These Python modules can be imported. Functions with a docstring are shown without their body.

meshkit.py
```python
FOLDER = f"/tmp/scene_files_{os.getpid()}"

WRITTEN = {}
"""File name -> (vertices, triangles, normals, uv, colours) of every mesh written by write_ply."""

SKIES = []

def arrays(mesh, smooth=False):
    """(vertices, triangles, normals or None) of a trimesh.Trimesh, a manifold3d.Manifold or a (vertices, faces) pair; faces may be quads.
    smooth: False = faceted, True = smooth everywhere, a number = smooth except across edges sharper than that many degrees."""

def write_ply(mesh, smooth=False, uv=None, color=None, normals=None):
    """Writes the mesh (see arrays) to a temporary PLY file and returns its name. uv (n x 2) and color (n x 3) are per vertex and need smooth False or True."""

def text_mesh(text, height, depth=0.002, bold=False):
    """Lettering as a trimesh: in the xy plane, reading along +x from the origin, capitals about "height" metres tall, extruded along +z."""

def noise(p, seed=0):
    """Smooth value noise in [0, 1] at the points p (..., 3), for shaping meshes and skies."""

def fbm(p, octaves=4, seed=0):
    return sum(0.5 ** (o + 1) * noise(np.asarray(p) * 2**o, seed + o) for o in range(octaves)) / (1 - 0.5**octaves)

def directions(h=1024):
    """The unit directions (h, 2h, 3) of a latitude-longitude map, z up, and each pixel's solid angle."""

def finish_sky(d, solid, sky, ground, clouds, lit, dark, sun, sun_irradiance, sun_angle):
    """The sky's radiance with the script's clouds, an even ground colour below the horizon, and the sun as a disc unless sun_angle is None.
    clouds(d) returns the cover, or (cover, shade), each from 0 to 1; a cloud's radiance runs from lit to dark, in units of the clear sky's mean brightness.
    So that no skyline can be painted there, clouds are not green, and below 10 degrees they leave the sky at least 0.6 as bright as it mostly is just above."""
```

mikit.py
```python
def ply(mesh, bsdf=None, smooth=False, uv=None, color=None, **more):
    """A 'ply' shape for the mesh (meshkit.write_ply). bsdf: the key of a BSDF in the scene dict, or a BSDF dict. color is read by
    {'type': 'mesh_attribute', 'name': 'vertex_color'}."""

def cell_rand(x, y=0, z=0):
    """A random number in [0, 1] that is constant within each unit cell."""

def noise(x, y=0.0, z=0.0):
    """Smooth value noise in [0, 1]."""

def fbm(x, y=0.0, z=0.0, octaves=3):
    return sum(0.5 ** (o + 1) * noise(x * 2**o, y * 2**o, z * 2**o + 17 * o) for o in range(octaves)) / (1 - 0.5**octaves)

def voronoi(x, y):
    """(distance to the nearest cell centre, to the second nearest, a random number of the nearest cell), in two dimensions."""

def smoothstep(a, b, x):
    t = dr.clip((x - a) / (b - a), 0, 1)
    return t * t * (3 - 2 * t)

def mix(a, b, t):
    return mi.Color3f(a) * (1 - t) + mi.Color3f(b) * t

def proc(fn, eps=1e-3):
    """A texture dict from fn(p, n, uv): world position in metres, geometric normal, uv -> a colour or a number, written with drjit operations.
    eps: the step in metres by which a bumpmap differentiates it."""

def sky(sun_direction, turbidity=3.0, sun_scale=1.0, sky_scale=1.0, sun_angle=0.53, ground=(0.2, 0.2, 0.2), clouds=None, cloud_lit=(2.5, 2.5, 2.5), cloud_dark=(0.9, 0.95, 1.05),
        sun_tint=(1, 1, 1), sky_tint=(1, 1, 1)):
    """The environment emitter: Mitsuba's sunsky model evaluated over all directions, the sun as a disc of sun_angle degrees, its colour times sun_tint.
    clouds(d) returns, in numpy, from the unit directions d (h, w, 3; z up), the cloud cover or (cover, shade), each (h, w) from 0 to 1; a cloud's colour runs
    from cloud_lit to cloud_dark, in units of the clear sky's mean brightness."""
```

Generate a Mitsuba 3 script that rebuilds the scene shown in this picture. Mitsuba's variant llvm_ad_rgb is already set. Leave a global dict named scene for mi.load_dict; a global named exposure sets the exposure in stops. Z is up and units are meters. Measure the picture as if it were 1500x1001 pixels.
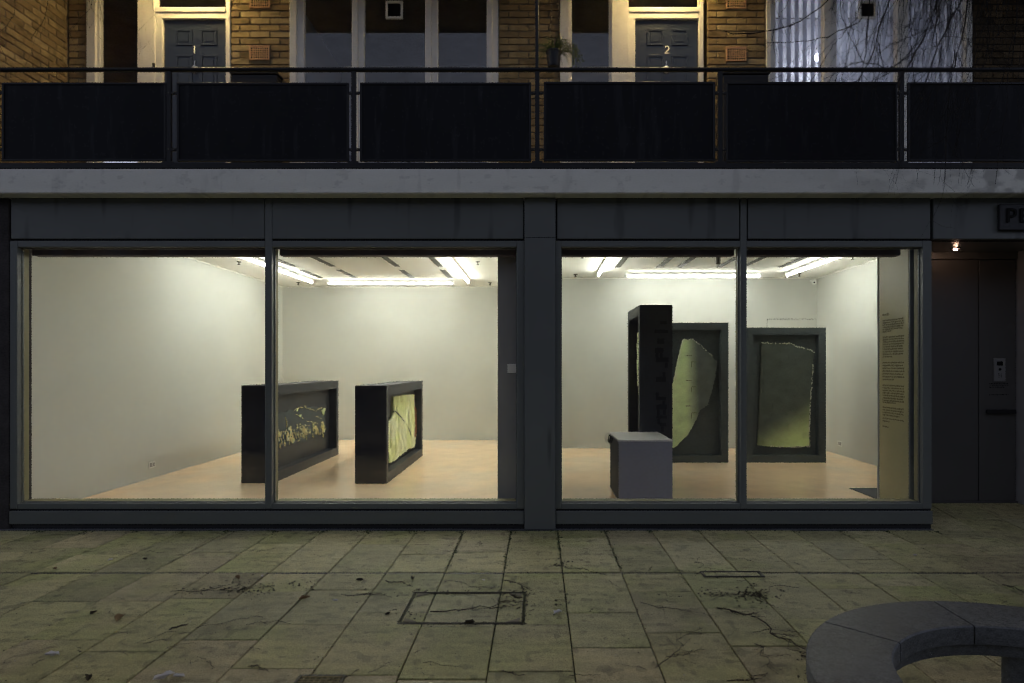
import math, random
import numpy as np
import trimesh
import shapely
from shapely.geometry import Polygon, box as sbox
from shapely import affinity
import manifold3d as m3
import drjit as dr
import mitsuba as mi
import mikit, meshkit
from mikit import proc, noise, fbm, voronoi, cell_rand, smoothstep, mix

# ---------------------------------------------------------------- camera, sky, exposure
scene, labels = {}, {}
exposure = 4.0
F, CX, CY, D0, EYE = 950.0, 788.0, 536.0, 6.135, 1.55      # focal length in px of the 1500 px photograph
T = mi.ScalarTransform4f
scene['camera'] = {
    'type': 'perspective', 'fov': 2 * math.degrees(math.atan(750 / F)), 'fov_axis': 'x',
    'near_clip': 0.05, 'far_clip': 500.0,
    'principal_point_offset_x': -(CX - 750) / 1500, 'principal_point_offset_y': -(CY - 500.5) / 1001,
    'to_world': T().look_at(origin=[0, -D0, EYE], target=[0, 0, EYE], up=[0, 0, 1]),
}
SKY_L = 1.0


def overcast(d):
    n = meshkit.fbm(d * np.array([2.2, 2.2, 5.0]) + 3.1, 4, seed=5)
    t = np.clip((d[..., 2] - 0.12) / 0.75, 0, 1)
    shade = np.clip(0.5 * (n - 0.42) + 0.04 + 0.96 * t * t * (3 - 2 * t), 0, 1)
    return np.ones(d.shape[:2]), shade


scene['sky'] = mikit.sky((-0.35, 0.9, 0.05), turbidity=4, sun_scale=0.0, sky_scale=SKY_L, ground=(0.04, 0.04, 0.045),
                         clouds=overcast, cloud_lit=(1.26, 1.38, 1.80), cloud_dark=(0.23, 0.255, 0.32))

# ---------------------------------------------------------------- materials
def rgb(c):
    return {'type': 'rgb', 'value': [float(x) for x in c]}


def mat(name, color, rough=0.5, spec=0.5, metallic=0.0, bump=None, scale=0.001, eps=2e-3, **more):
    b = {'type': 'principled', 'base_color': color if isinstance(color, dict) else rgb(color),
         'roughness': rough, 'specular': spec, 'metallic': metallic, **more}
    if bump is not None:
        b = {'type': 'bumpmap', 'nested_tex': proc(bump, eps), 'nested': b, 'scale': float(scale)}
    scene['mat_' + name] = {'type': 'twosided', 'nested': b}
    return name


def speckle(c, a=0.25, f1=3.0, f2=60.0, b=0.12):
    def fn(p, n, uv):
        k = 1 + a * 2 * (fbm(p.x * f1, p.y * f1, p.z * f1, 4) - 0.5) + b * 2 * (noise(p.x * f2, p.y * f2, p.z * f2) - 0.5)
        return mi.Color3f(*c) * k
    return proc(fn)


def slab_fn(c, sd=0.0):
    def fn(q, n, uv):
        p = mi.Point3f(q.x + sd, q.y + 1.7 * sd, q.z)
        big = fbm(p.x * 0.9 + 7, p.y * 0.9, 0, 4)
        mid = fbm(p.x * 7, p.y * 26, 3.0, 4)
        fine = noise(p.x * 210, p.y * 210, 0)
        green = smoothstep(0.45, 0.75, fbm(p.x * 2.3 + 31, p.y * 2.3, 5.0, 3))
        base = mix(mi.Color3f(*c), mi.Color3f(c[0] * 0.88, c[1] * 0.95, c[2] * 0.78), green)
        spot = smoothstep(0.56, 0.86, fbm(p.x * 16 + 5, p.y * 16, 1.0, 3))
        gum = smoothstep(0.80, 0.84, noise(p.x * 19 + 3, p.y * 19, 8.0))
        return base * (0.64 + 0.50 * big + 0.46 * (mid - 0.5) + 0.55 * (fine - 0.5)) * (1 - 0.26 * spot) * (1 - 0.30 * gum)
    return proc(fn)


def slab_bump(p, n, uv):
    return fbm(p.x * 30, p.y * 60, 0, 3) + 0.5 * noise(p.x * 240, p.y * 240, 0)


for i, c in enumerate([(0.405, 0.358, 0.184), (0.360, 0.326, 0.170), (0.430, 0.380, 0.205), (0.375, 0.320, 0.182), (0.335, 0.303, 0.166), (0.405, 0.368, 0.178)]):
    mat(f'slab_stone_{i}', slab_fn(c, 3.3 * i), 0.62, 0.4, bump=slab_bump, scale=0.0016)
mat('joint_soil', speckle((0.060, 0.062, 0.026), 0.4, 8, 120, 0.4), 0.95, 0.1)
mat('asphalt', speckle((0.05, 0.05, 0.052), 0.2, 2, 90, 0.4), 0.85, 0.3)
mat('frame_paint', speckle((0.115, 0.124, 0.116), 0.12, 1.3, 90, 0.05), 0.42, 0.45)
mat('liner', (0.22, 0.205, 0.12), 0.5, 0.3)
mat('frame_dark', (0.018, 0.018, 0.02), 0.5, 0.4)


def fascia_fn(p, n, uv):
    k = 0.86 + 0.34 * fbm(p.x * 1.1, p.z * 1.6, 0, 4)
    drip = smoothstep(0.62, 0.8, fbm(p.x * 9, p.z * 1.2, 4.0, 3))
    return mi.Color3f(0.110, 0.118, 0.113) * k * (1 - 0.38 * drip)


mat('fascia_paint', proc(fascia_fn), 0.45, 0.4)


def concrete_fn(p, n, uv):
    k = 0.88 + 0.18 * fbm(p.x * 1.4, p.y * 3, p.z * 5, 4) + 0.08 * (noise(p.x * 90, p.y * 90, p.z * 90) - 0.5)
    streak = smoothstep(0.60, 0.85, fbm(p.x * 11, p.z * 2.0, 2.0, 4))
    blot = smoothstep(0.62, 0.80, fbm(p.x * 13 + 40, p.z * 21, 8.0, 4))
    algae = smoothstep(0.0, 1.0, (p.x - 2.2) / 2.2) * smoothstep(0.40, 0.62, fbm(p.x * 6, p.z * 9, 1.0, 4))
    return mi.Color3f(0.76, 0.75, 0.68) * k * (1 - 0.14 * streak) * (1 - 0.16 * blot) * (1 - 0.40 * algae)


mat('band_concrete', proc(concrete_fn), 0.7, 0.3, bump=lambda p, n, uv: fbm(p.x * 20, p.y * 20, p.z * 20, 3), scale=0.002)
mat('soffit_paint', (0.72, 0.70, 0.65), 0.7, 0.2)


def rail_fn(p, n, uv):
    k = 0.75 + 0.6 * fbm(p.x * 2.5, p.z * 1.0, 0, 4)
    scuff = smoothstep(0.58, 0.80, fbm(p.x * 17, p.z * 2.2, 3.0, 5)) + 0.8 * smoothstep(0.70, 0.8, fbm(p.x * 40, p.z * 40, 7.0, 3))
    return mi.Color3f(0.0105, 0.011, 0.0135) * k + mi.Color3f(0.018, 0.018, 0.02) * scuff * 0.5


mat('panel_black', proc(rail_fn), 0.6, 0.12)
mat('rail_black', (0.011, 0.011, 0.013), 0.42, 0.25)


def brick_fn(c, seed):
    def fn(p, n, uv):
        q = p.x + p.y
        k = 0.70 + 0.6 * fbm(q * 14 + seed, p.z * 22, seed, 4) + 0.25 * (noise(q * 160, p.z * 160, seed) - 0.5)
        dark = smoothstep(0.62, 0.78, fbm(q * 5, p.z * 9 + seed, 2.0, 3))
        return mi.Color3f(*c) * k * (1 - 0.4 * dark)
    return proc(fn)


def brick_bump(p, n, uv):
    return fbm((p.x + p.y) * 45, p.z * 45, p.y * 20, 3)


for i, c in enumerate([(0.265, 0.200, 0.105), (0.21, 0.152, 0.08), (0.31, 0.24, 0.135), (0.18, 0.130, 0.075)]):
    mat(f'brick_{i}', brick_fn(c, 3.7 * i), 0.85, 0.2, bump=brick_bump, scale=0.004)
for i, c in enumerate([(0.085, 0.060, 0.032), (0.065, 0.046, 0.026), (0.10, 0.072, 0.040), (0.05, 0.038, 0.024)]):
    mat(f'sooty_brick_{i}', brick_fn(c, 3.7 * i + 1), 0.9, 0.15)  # darker brick copies: shade put into the colour where the porch lamps fall short
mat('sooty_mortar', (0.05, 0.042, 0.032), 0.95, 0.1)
mat('mortar', speckle((0.19, 0.16, 0.115), 0.3, 6, 120, 0.3), 0.95, 0.1)
mat('dark_brick', speckle((0.05, 0.045, 0.045), 0.4, 6, 80, 0.3), 0.9, 0.15)
mat('white_frame', speckle((0.70, 0.685, 0.64), 0.10, 2.5, 60, 0.05), 0.38, 0.45)
mat('navy_paint', (0.018, 0.026, 0.048), 0.28, 0.5)
mat('chrome', (0.55, 0.55, 0.55), 0.25, 0.5, 1.0)
mat('white_print', (0.75, 0.75, 0.72), 0.5)
mat('terracotta', (0.46, 0.29, 0.18), 0.85, 0.2)
mat('black_matte', (0.008, 0.008, 0.008), 0.8, 0.2)
mat('flat_dark', (0.10, 0.10, 0.11), 0.8, 0.2)
mat('flat_wall', (0.42, 0.43, 0.46), 0.8, 0.2)
mat('curtain_room', (0.75, 0.76, 0.80), 0.8, 0.2)
scene['mat_blind_cloth'] = {'type': 'principledthin', 'base_color': rgb((0.62, 0.64, 0.72)), 'roughness': 0.7, 'diff_trans': 0.55, 'spec_trans': 0.0}
scene['mat_glass_pane'] = {'type': 'thindielectric', 'int_ior': 1.5}


def gwall(p, n, uv):
    k = 0.95 + 0.10 * fbm(p.x * 0.7, p.y * 0.7, p.z * 0.9, 4)
    return mi.Color3f(0.565, 0.572, 0.535) * k


mat('gallery_white', proc(gwall), 0.75, 0.25)
mat('ceiling_white', (0.74, 0.735, 0.68), 0.8, 0.2)


def gfloor(p, n, uv):
    a = fbm(p.x * 1.1 + 3, p.y * 1.1, 0, 5)
    b = fbm(p.x * 4.5, p.y * 4.5 + 9, 2, 4)
    c = mix(mi.Color3f(0.82, 0.61, 0.40), mi.Color3f(0.77, 0.60, 0.42), smoothstep(0.35, 0.65, a))
    fine = noise(p.x * 60, p.y * 60, 0)
    return c * (0.93 + 0.16 * (b - 0.5) + 0.05 * (fine - 0.5))


def gfloor_rough(p, n, uv):
    return 0.20 + 0.14 * fbm(p.x * 3, p.y * 3, 5, 3)


mat('gallery_floor', proc(gfloor), 0.19, 0.6)
mat('art_black', speckle((0.032, 0.035, 0.044), 0.15, 2, 70, 0.10), 0.46, 0.42)
mat('art_black_gloss', (0.020, 0.021, 0.029), 0.12, 0.5)
mat('relief_joint', (0.30, 0.31, 0.17), 0.8, 0.1)
mat('tooth_grey', (0.22, 0.25, 0.16), 0.8, 0.1)
mat('art_slate', speckle((0.062, 0.078, 0.086), 0.2, 3, 70, 0.15), 0.5, 0.4)


def relief_fn(fa):
    def fn(p, n, uv):
        k = 0.78 + 0.45 * fbm(p.x * 7, p.y * 7, p.z * 7, 4) + 0.15 * (noise(p.x * 90, p.y * 90, p.z * 90) - 0.5)
        return fa(p) * k
    return proc(fn)


rb = lambda p, n, uv: fbm(p.x * 35, p.y * 35, p.z * 35, 4)
mat('relief_green', relief_fn(lambda p: mix((0.76, 0.82, 0.46), (0.82, 0.85, 0.60), smoothstep(0.4, 0.6, fbm(p.y * 3, p.z * 3, 1)))), 0.7, 0.2, bump=rb, scale=0.006)
mat('relief_lens', relief_fn(lambda p: mix((0.72, 0.85, 0.52), (0.15, 0.175, 0.17), smoothstep(2.38, 2.66, p.x + 0.03 * p.z))), 0.65, 0.25, bump=rb, scale=0.008)
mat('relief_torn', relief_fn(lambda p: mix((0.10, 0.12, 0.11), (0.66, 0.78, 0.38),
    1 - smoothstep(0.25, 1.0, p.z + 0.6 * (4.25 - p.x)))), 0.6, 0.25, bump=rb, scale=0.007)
mat('torn_edge', (0.72, 0.74, 0.64), 0.7, 0.2)
mat('gold_flake', speckle((0.82, 0.72, 0.36), 0.4, 12, 90, 0.2), 0.45, 0.4)
mat('red_chip', (0.20, 0.085, 0.05), 0.7, 0.2)
mat('plinth_white', (0.62, 0.62, 0.63), 0.5, 0.4)
mat('khaki_panel', speckle((0.43, 0.40, 0.22), 0.06, 1.5, 60, 0.03), 0.36, 0.4)
mat('text_ink', (0.20, 0.18, 0.09), 0.8, 0.1)
mat('plinth_shade', speckle((0.31, 0.325, 0.39), 0.05, 2, 50, 0.04), 0.5, 0.3)
mat('end_grey', (0.25, 0.25, 0.25), 0.6, 0.3)
mat('grey_wall', (0.33, 0.32, 0.32), 0.6, 0.3)
mat('blind_box', (0.10, 0.085, 0.10), 0.6, 0.3)
mat('slot_grey', (0.10, 0.10, 0.085), 0.6, 0.3)
mat('white_plastic', (0.7, 0.7, 0.67), 0.4, 0.5)
mat('door_grey', speckle((0.105, 0.101, 0.097), 0.1, 1.2, 80, 0.06), 0.38, 0.45)


def granite(p, n, uv):
    f = noise(p.x * 180, p.y * 180, p.z * 180)
    k = 0.70 + 0.55 * fbm(p.x * 4, p.y * 4, p.z * 4, 5) + 0.60 * (f - 0.5) + 0.4 * (noise(p.x * 60, p.y * 60, p.z * 60) - 0.5)
    chip = smoothstep(0.86, 0.92, noise(p.x * 130 + 9, p.y * 130, p.z * 130)) * smoothstep(0.60, 0.75, noise(p.x * 14, p.y * 14, p.z * 14))
    return mi.Color3f(0.092, 0.096, 0.100) * k * (1 - 0.35 * smoothstep(0.5, 0.75, fbm(p.x * 2.3 + 4, p.y * 2.3, p.z * 6, 4))) + mi.Color3f(0.22, 0.22, 0.22) * chip


mat('granite', proc(granite), 0.5, 0.45, bump=lambda p, n, uv: noise(p.x * 160, p.y * 160, p.z * 160), scale=0.0006)
mat('bark', speckle((0.014, 0.013, 0.013), 0.4, 12, 120, 0.4), 0.9, 0.2)
mat('twig_brown', speckle((0.040, 0.032, 0.022), 0.3, 14, 150, 0.3), 0.9, 0.2)
mat('dry_leaf', speckle((0.20, 0.13, 0.06), 0.3, 30, 200, 0.3), 0.8, 0.2)
mat('paper_white', (0.60, 0.58, 0.54), 0.7, 0.2)
mat('debris', speckle((0.05, 0.042, 0.025), 0.5, 20, 200, 0.4), 0.9, 0.1)
mat('debris_pale', (0.36, 0.33, 0.26), 0.9, 0.1)
mat('lug_stone', (0.20, 0.175, 0.12), 0.8, 0.2)
mat('moss', speckle((0.030, 0.045, 0.016), 0.4, 20, 200, 0.4), 0.95, 0.1)
mat('iron', speckle((0.06, 0.055, 0.042), 0.3, 9, 120, 0.2), 0.5, 0.4, 0.4)
mat('brass_iron', (0.16, 0.125, 0.05), 0.5, 0.5, 0.4)
mat('plant_leaf', speckle((0.10, 0.12, 0.03), 0.4, 20, 90, 0.2), 0.6, 0.3)
mat('pot_black', (0.014, 0.014, 0.017), 0.45, 0.4)
mat('terrace_brick', speckle((0.07, 0.055, 0.05), 0.3, 2, 30, 0.3), 0.9, 0.1)
mat('terrace_glass', (0.02, 0.02, 0.025), 0.1, 0.5)
mat('lamp_cover', (0.8, 0.8, 0.8), 0.5)

# ---------------------------------------------------------------- helpers
rng = random.Random(11)
nrng = np.random.default_rng(11)
used = {}


def key_for(base):
    n = used.get(base, 0)
    used[base] = n + 1
    return base if n == 0 else f'{base}_{n:03d}'


def thing(name, label, cat, group=None):
    k = key_for(name)
    labels[k] = {'label': label, 'category': cat}
    if group:
        labels[k]['group'] = group
    return k


def part(parent, name, mesh, m, smooth=False, label=None, kind=None, **more):
    k = key_for(parent + '__' + name)
    scene[k] = mikit.ply(mesh, 'mat_' + m, smooth=smooth, **more)
    if label or kind:
        labels[k] = {**({'label': label} if label else {}), **({'kind': kind} if kind else {})}
    return k


def solo(name, mesh, m, label, cat, smooth=False, group=None, kind=None, **more):
    k = key_for(name)
    scene[k] = mikit.ply(mesh, 'mat_' + m, smooth=smooth, **more)
    labels[k] = {'label': label, 'category': cat}
    if group:
        labels[k]['group'] = group
    if kind:
        labels[k]['kind'] = kind
    return k


def struct(name, mesh, m, label, smooth=False):
    scene[name] = mikit.ply(mesh, 'mat_' + m, smooth=smooth)
    labels[name] = {'label': label, 'category': name.replace('_', ' ').split()[-1], 'kind': 'structure'}
    return name


def _template():
    pts, ids = [], []
    for sx in (0, 1):
        for sy in (0, 1):
            for sz in (0, 1):
                for ax in range(3):
                    s = np.array([sx, sy, sz]) * 2.0 - 1
                    q = s * 0.7
                    q[ax] = s[ax]
                    pts.append(q)
    h = trimesh.convex.convex_hull(np.array(pts))
    # map hull vertices back
    order = [int(np.argmin(np.linalg.norm(np.array(pts) - v, axis=1))) for v in h.vertices]
    sgn = np.array([[sx, sy, sz] for sx in (-1, 1) for sy in (-1, 1) for sz in (-1, 1) for _ in range(3)])
    axs = np.array([ax for _ in range(8) for ax in range(3)])
    return sgn[order], axs[order], np.array(h.faces)


SGN, AXS, BF = _template()


def bx(x0, x1, y0, y1, z0, z1, b=0.003):
    """chamfered box"""
    lo, hi = np.array([min(x0, x1), min(y0, y1), min(z0, z1)], float), np.array([max(x0, x1), max(y0, y1), max(z0, z1)], float)
    half, c = (hi - lo) / 2, (hi + lo) / 2
    b = min(b, 0.3 * half.min())
    e = np.where(np.arange(3)[None, :] == AXS[:, None], half[None, :], half[None, :] - b)
    return trimesh.Trimesh(c + SGN * e, BF, process=False)


def cat_(ms):
    return trimesh.util.concatenate(ms)


def cyl(p0, p1, r, n=12):
    return trimesh.creation.cylinder(r, segment=[np.array(p0, float), np.array(p1, float)], sections=n)


def tube(pts, radii, sides=5):
    p = np.asarray(pts, float)
    r = np.broadcast_to(np.asarray(radii, float), (len(p),))
    t = np.gradient(p, axis=0)
    t /= np.linalg.norm(t, axis=1, keepdims=True) + 1e-12
    a = np.cross(t, np.where(np.abs(t[:, 2:]) < 0.9, [0, 0, 1.0], [1.0, 0, 0]))
    a /= np.linalg.norm(a, axis=1, keepdims=True) + 1e-12
    b, ang = np.cross(t, a), np.arange(sides) * 2 * np.pi / sides
    v = p[:, None] + r[:, None, None] * (np.cos(ang)[None, :, None] * a[:, None] + np.sin(ang)[None, :, None] * b[:, None])
    i, j = np.meshgrid(np.arange(len(p) - 1), np.arange(sides), indexing='ij')
    q = np.stack([i * sides + j, i * sides + (j + 1) % sides, (i + 1) * sides + (j + 1) % sides, (i + 1) * sides + j], -1).reshape(-1, 4)
    f = np.vstack([q[:, [0, 1, 2]], q[:, [0, 2, 3]]])
    n = len(p)
    caps = [[0, k + 1, k] for k in range(1, sides - 1)] + [[(n - 1) * sides, (n - 1) * sides + k, (n - 1) * sides + k + 1] for k in range(1, sides - 1)]
    return trimesh.Trimesh(v.reshape(-1, 3), np.vstack([f, caps]), process=False)


def spline(ctrl, n):
    c = np.asarray(ctrl, float)
    from scipy.interpolate import CubicSpline
    s = np.concatenate([[0], np.cumsum(np.linalg.norm(np.diff(c, axis=0), axis=1))])
    u = np.linspace(0, s[-1], n)
    return CubicSpline(s, c)(u) if len(c) > 2 else np.array([np.interp(u, s, c[:, k]) for k in range(3)]).T


def at(px, py, d):
    """a point at distance d from the lens plane, read off the photograph while measuring"""
    return np.array([(px - CX) * d / F, d - D0, EYE - (py - CY) * d / F])


def ground(px, py):
    return at(px, py, EYE * F / (py - CY))


def X(px, d=D0):
    return (px - CX) * d / F


def Z(py, d=D0):
    return EYE - (py - CY) * d / F


def quad(p0, p1, p2, p3):
    return trimesh.Trimesh(np.array([p0, p1, p2, p3], float), [[0, 1, 2], [0, 2, 3]], process=False)


def glow(c, k):
    return {'type': 'area', 'radiance': rgb([k * v / 2 ** exposure for v in c])}


# ---------------------------------------------------------------- the ground
PITCH, XJ, YJ = 0.4405, 0.1855, -1.267
scene['pavement'] = mikit.ply(bx(-7, 8, -5.2, 1.3, -0.12, -0.012, 0.001), 'mat_joint_soil')
labels['pavement'] = {'label': 'stone paved forecourt in front of the shopfront', 'category': 'pavement', 'kind': 'structure'}
struct('ground', quad([-120, -160, -0.13], [120, -160, -0.13], [120, 60, -0.13], [-120, 60, -0.13]), 'asphalt', 'dark street surface and land around the building')
near_rows = [[-0.487], [-0.29, -0.81], [-0.74], [], [-0.487], [-0.29, -0.81], [-0.62], [-0.45, -0.95]]
fixed_near = {-3: [-0.487], -2: [-0.29, -0.81], -1: [-0.74], 0: [], 1: [-0.29], 2: [-0.66], 3: [-0.29], 4: [-0.6], 5: [-0.35], -4: [], -5: [-0.487], -6: [-0.74]}
fixed_far = {-3: [-0.38, -0.98, -1.55], -2: [-0.80, -1.62], -1: [-1.02, -1.66], 0: [-0.98, -1.58], 1: [-0.80, -1.30], 2: [-0.42, -1.10], 3: [-0.72, -1.28, -1.8], 4: [-0.90, -1.5], 5: [-0.35, -1.2], -4: [-0.42, -1.2], -5: [-0.55, -1.35]}
srng = random.Random(4)


def slab(x0, x1, y0, y1):
    if y1 - y0 < 0.03:
        return
    g = 0.0035
    m = bx(x0 + g, x1 - g, y0 + g, y1 - g, -0.045, 0.0, 0.003)
    v = m.vertices - m.centroid
    c = m.centroid
    m.vertices[:, 2] += srng.uniform(-0.0026, 0.0020) + (m.vertices[:, 0] - c[0]) * srng.uniform(-0.004, 0.004) + (m.vertices[:, 1] - c[1]) * srng.uniform(-0.003, 0.003)
    m.vertices[:, :2] += np.array([[srng.uniform(-0.0012, 0.0012), srng.uniform(-0.0012, 0.0012)] for _ in range(len(m.vertices))])
    yy = np.clip(m.vertices[:, 1] - 0.02, 0, 1)
    m.vertices[:, 2] += np.where(m.vertices[:, 0] > 3.5, yy * 0.115, 0)
    part('pavement', 'slab', m, f'slab_stone_{srng.choice([0, 0, 1, 1, 2, 3, 4, 5])}')


for k in range(-13, 14):
    x0, x1 = XJ + (k - 1) * PITCH, XJ + k * PITCH
    top = -0.035 if x0 < 3.6 else 0.775
    ys = [top] + ([0.30, -0.035] if x0 > 3.6 else []) + fixed_near.get(k, srng.choice(near_rows)) + [YJ]
    ys = sorted(set(ys), reverse=True)
    for a, b in zip(ys[:-1], ys[1:]):
        slab(x0, x1, b, a)
    far = [YJ + f for f in fixed_far.get(k, [])] or [YJ - srng.choice([0.3, 0.45, 0.6])]
    y = far[-1]
    while y > -4.6:
        y -= srng.choice([0.46, 0.6, 0.6, 0.75, 0.9])
        far.append(y)
    ys = [YJ - 0.024] + far
    for a, b in zip(ys[:-1], ys[1:]):
        slab(x0, x1, b, a)
part('pavement', 'movement_joint', bx(-5.9, 6.5, YJ - 0.022, YJ + 0.0015, -0.03, -0.004, 0.001), 'frame_dark')
struct('street_kerb', bx(-60, 60, -5.35, -5.2, -0.125, -0.004, 0.015), 'granite', 'stone kerb along the street side of the forecourt')

# inspection cover and grates set in the paving
k = thing('inspection_cover', 'rectangular paved inspection cover with thin metal rim and debris along it', 'cover')
cx0, cx1, cy1, cy0 = -0.845, -0.08, -1.704, -2.25
rim = []
for s in (0, 0.016):
    rim += [bx(cx0 + s, cx1 - s, cy1 - s - 0.004, cy1 - s, -0.02, 0.0055, 0.001), bx(cx0 + s, cx1 - s, cy0 + s, cy0 + s + 0.004, -0.02, 0.0055, 0.001),
            bx(cx0 + s, cx0 + s + 0.004, cy0 + s + 0.007, cy1 - s - 0.007, -0.02, 0.0055, 0.001), bx(cx1 - s - 0.004, cx1 - s, cy0 + s + 0.007, cy1 - s - 0.007, -0.02, 0.0055, 0.001)]
part(k, 'rim', cat_(rim), 'iron')
part(k, 'slot_filler', cat_([bx(cx0 + 0.008, cx1 - 0.008, cy1 - 0.015, cy1 - 0.005, -0.02, 0.0025, 0.001), bx(cx0 + 0.008, cx1 - 0.008, cy0 + 0.005, cy0 + 0.015, -0.02, 0.0025, 0.001),
                        bx(cx0 + 0.005, cx0 + 0.015, cy0 + 0.024, cy1 - 0.024, -0.02, 0.0035, 0.001), bx(cx1 - 0.015, cx1 - 0.005, cy0 + 0.024, cy1 - 0.024, -0.02, 0.0035, 0.001)]), 'joint_soil')
for (ux, uy) in ((cx0, cy0), (cx0, cy1), (cx1, cy0), (cx1, cy1)):
    sx, sy = (1 if ux == cx0 else -1), (1 if uy == cy0 else -1)
    tri = trimesh.creation.extrude_polygon(Polygon([(ux + sx * 0.03, uy + sy * 0.03), (ux + sx * 0.11, uy + sy * 0.03), (ux + sx * 0.03, uy + sy * 0.09)]), 0.006)
    part(k, 'corner_lug', tri, 'lug_stone')
k = thing('slot_drain', 'narrow metal slot drain let into the paving right of centre', 'drain')
dx0, dx1, dy0, dy1 = 1.215, 1.665, -1.385, -1.262
part(k, 'frame', cat_([bx(dx0, dx1, dy0, dy0 + 0.012, -0.02, 0.009, 0.001), bx(dx0, dx1, dy1 - 0.012, dy1, -0.02, 0.009, 0.001),
                       bx(dx0, dx0 + 0.02, dy0 + 0.012, dy1 - 0.012, -0.02, 0.009, 0.001), bx(dx1 - 0.02, dx1, dy0 + 0.012, dy1 - 0.012, -0.02, 0.009, 0.001)]), 'iron')
part(k, 'cover_plate', bx(dx0 + 0.025, dx1 - 0.025, dy0 + 0.02, dy1 - 0.02, -0.02, 0.005, 0.001), 'slab_stone_1')
k = thing('gully_grate', 'small square gully grate at the bottom edge of the picture', 'grate')
gx0, gx1, gy0, gy1 = -1.19, -0.955, -3.13, -2.895
part(k, 'frame', cat_([bx(gx0, gx1, gy0, gy0 + 0.014, -0.02, 0.008, 0.001), bx(gx0, gx1, gy1 - 0.014, gy1, -0.02, 0.008, 0.001),
                       bx(gx0, gx0 + 0.014, gy0 + 0.014, gy1 - 0.014, -0.02, 0.008, 0.001), bx(gx1 - 0.014, gx1, gy0 + 0.014, gy1 - 0.014, -0.02, 0.008, 0.001)]), 'iron')
part(k, 'pit', bx(gx0 + 0.014, gx1 - 0.014, gy0 + 0.014, gy1 - 0.014, -0.02, 0.0025, 0.0005), 'black_matte')
for i in range(8):
    yy = gy0 + 0.026 + i * 0.026
    part(k, 'bar', bx(gx0 + 0.016, gx1 - 0.016, yy, yy + 0.011, -0.01, 0.0075, 0.002), 'brass_iron')
part(k, 'cross_bar', cat_([bx(gx0 + 0.03 + i * 0.029, gx0 + 0.038 + i * 0.029, gy0 + 0.016, gy1 - 0.016, -0.01, 0.0065, 0.001) for i in range(7)]), 'brass_iron')

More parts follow.
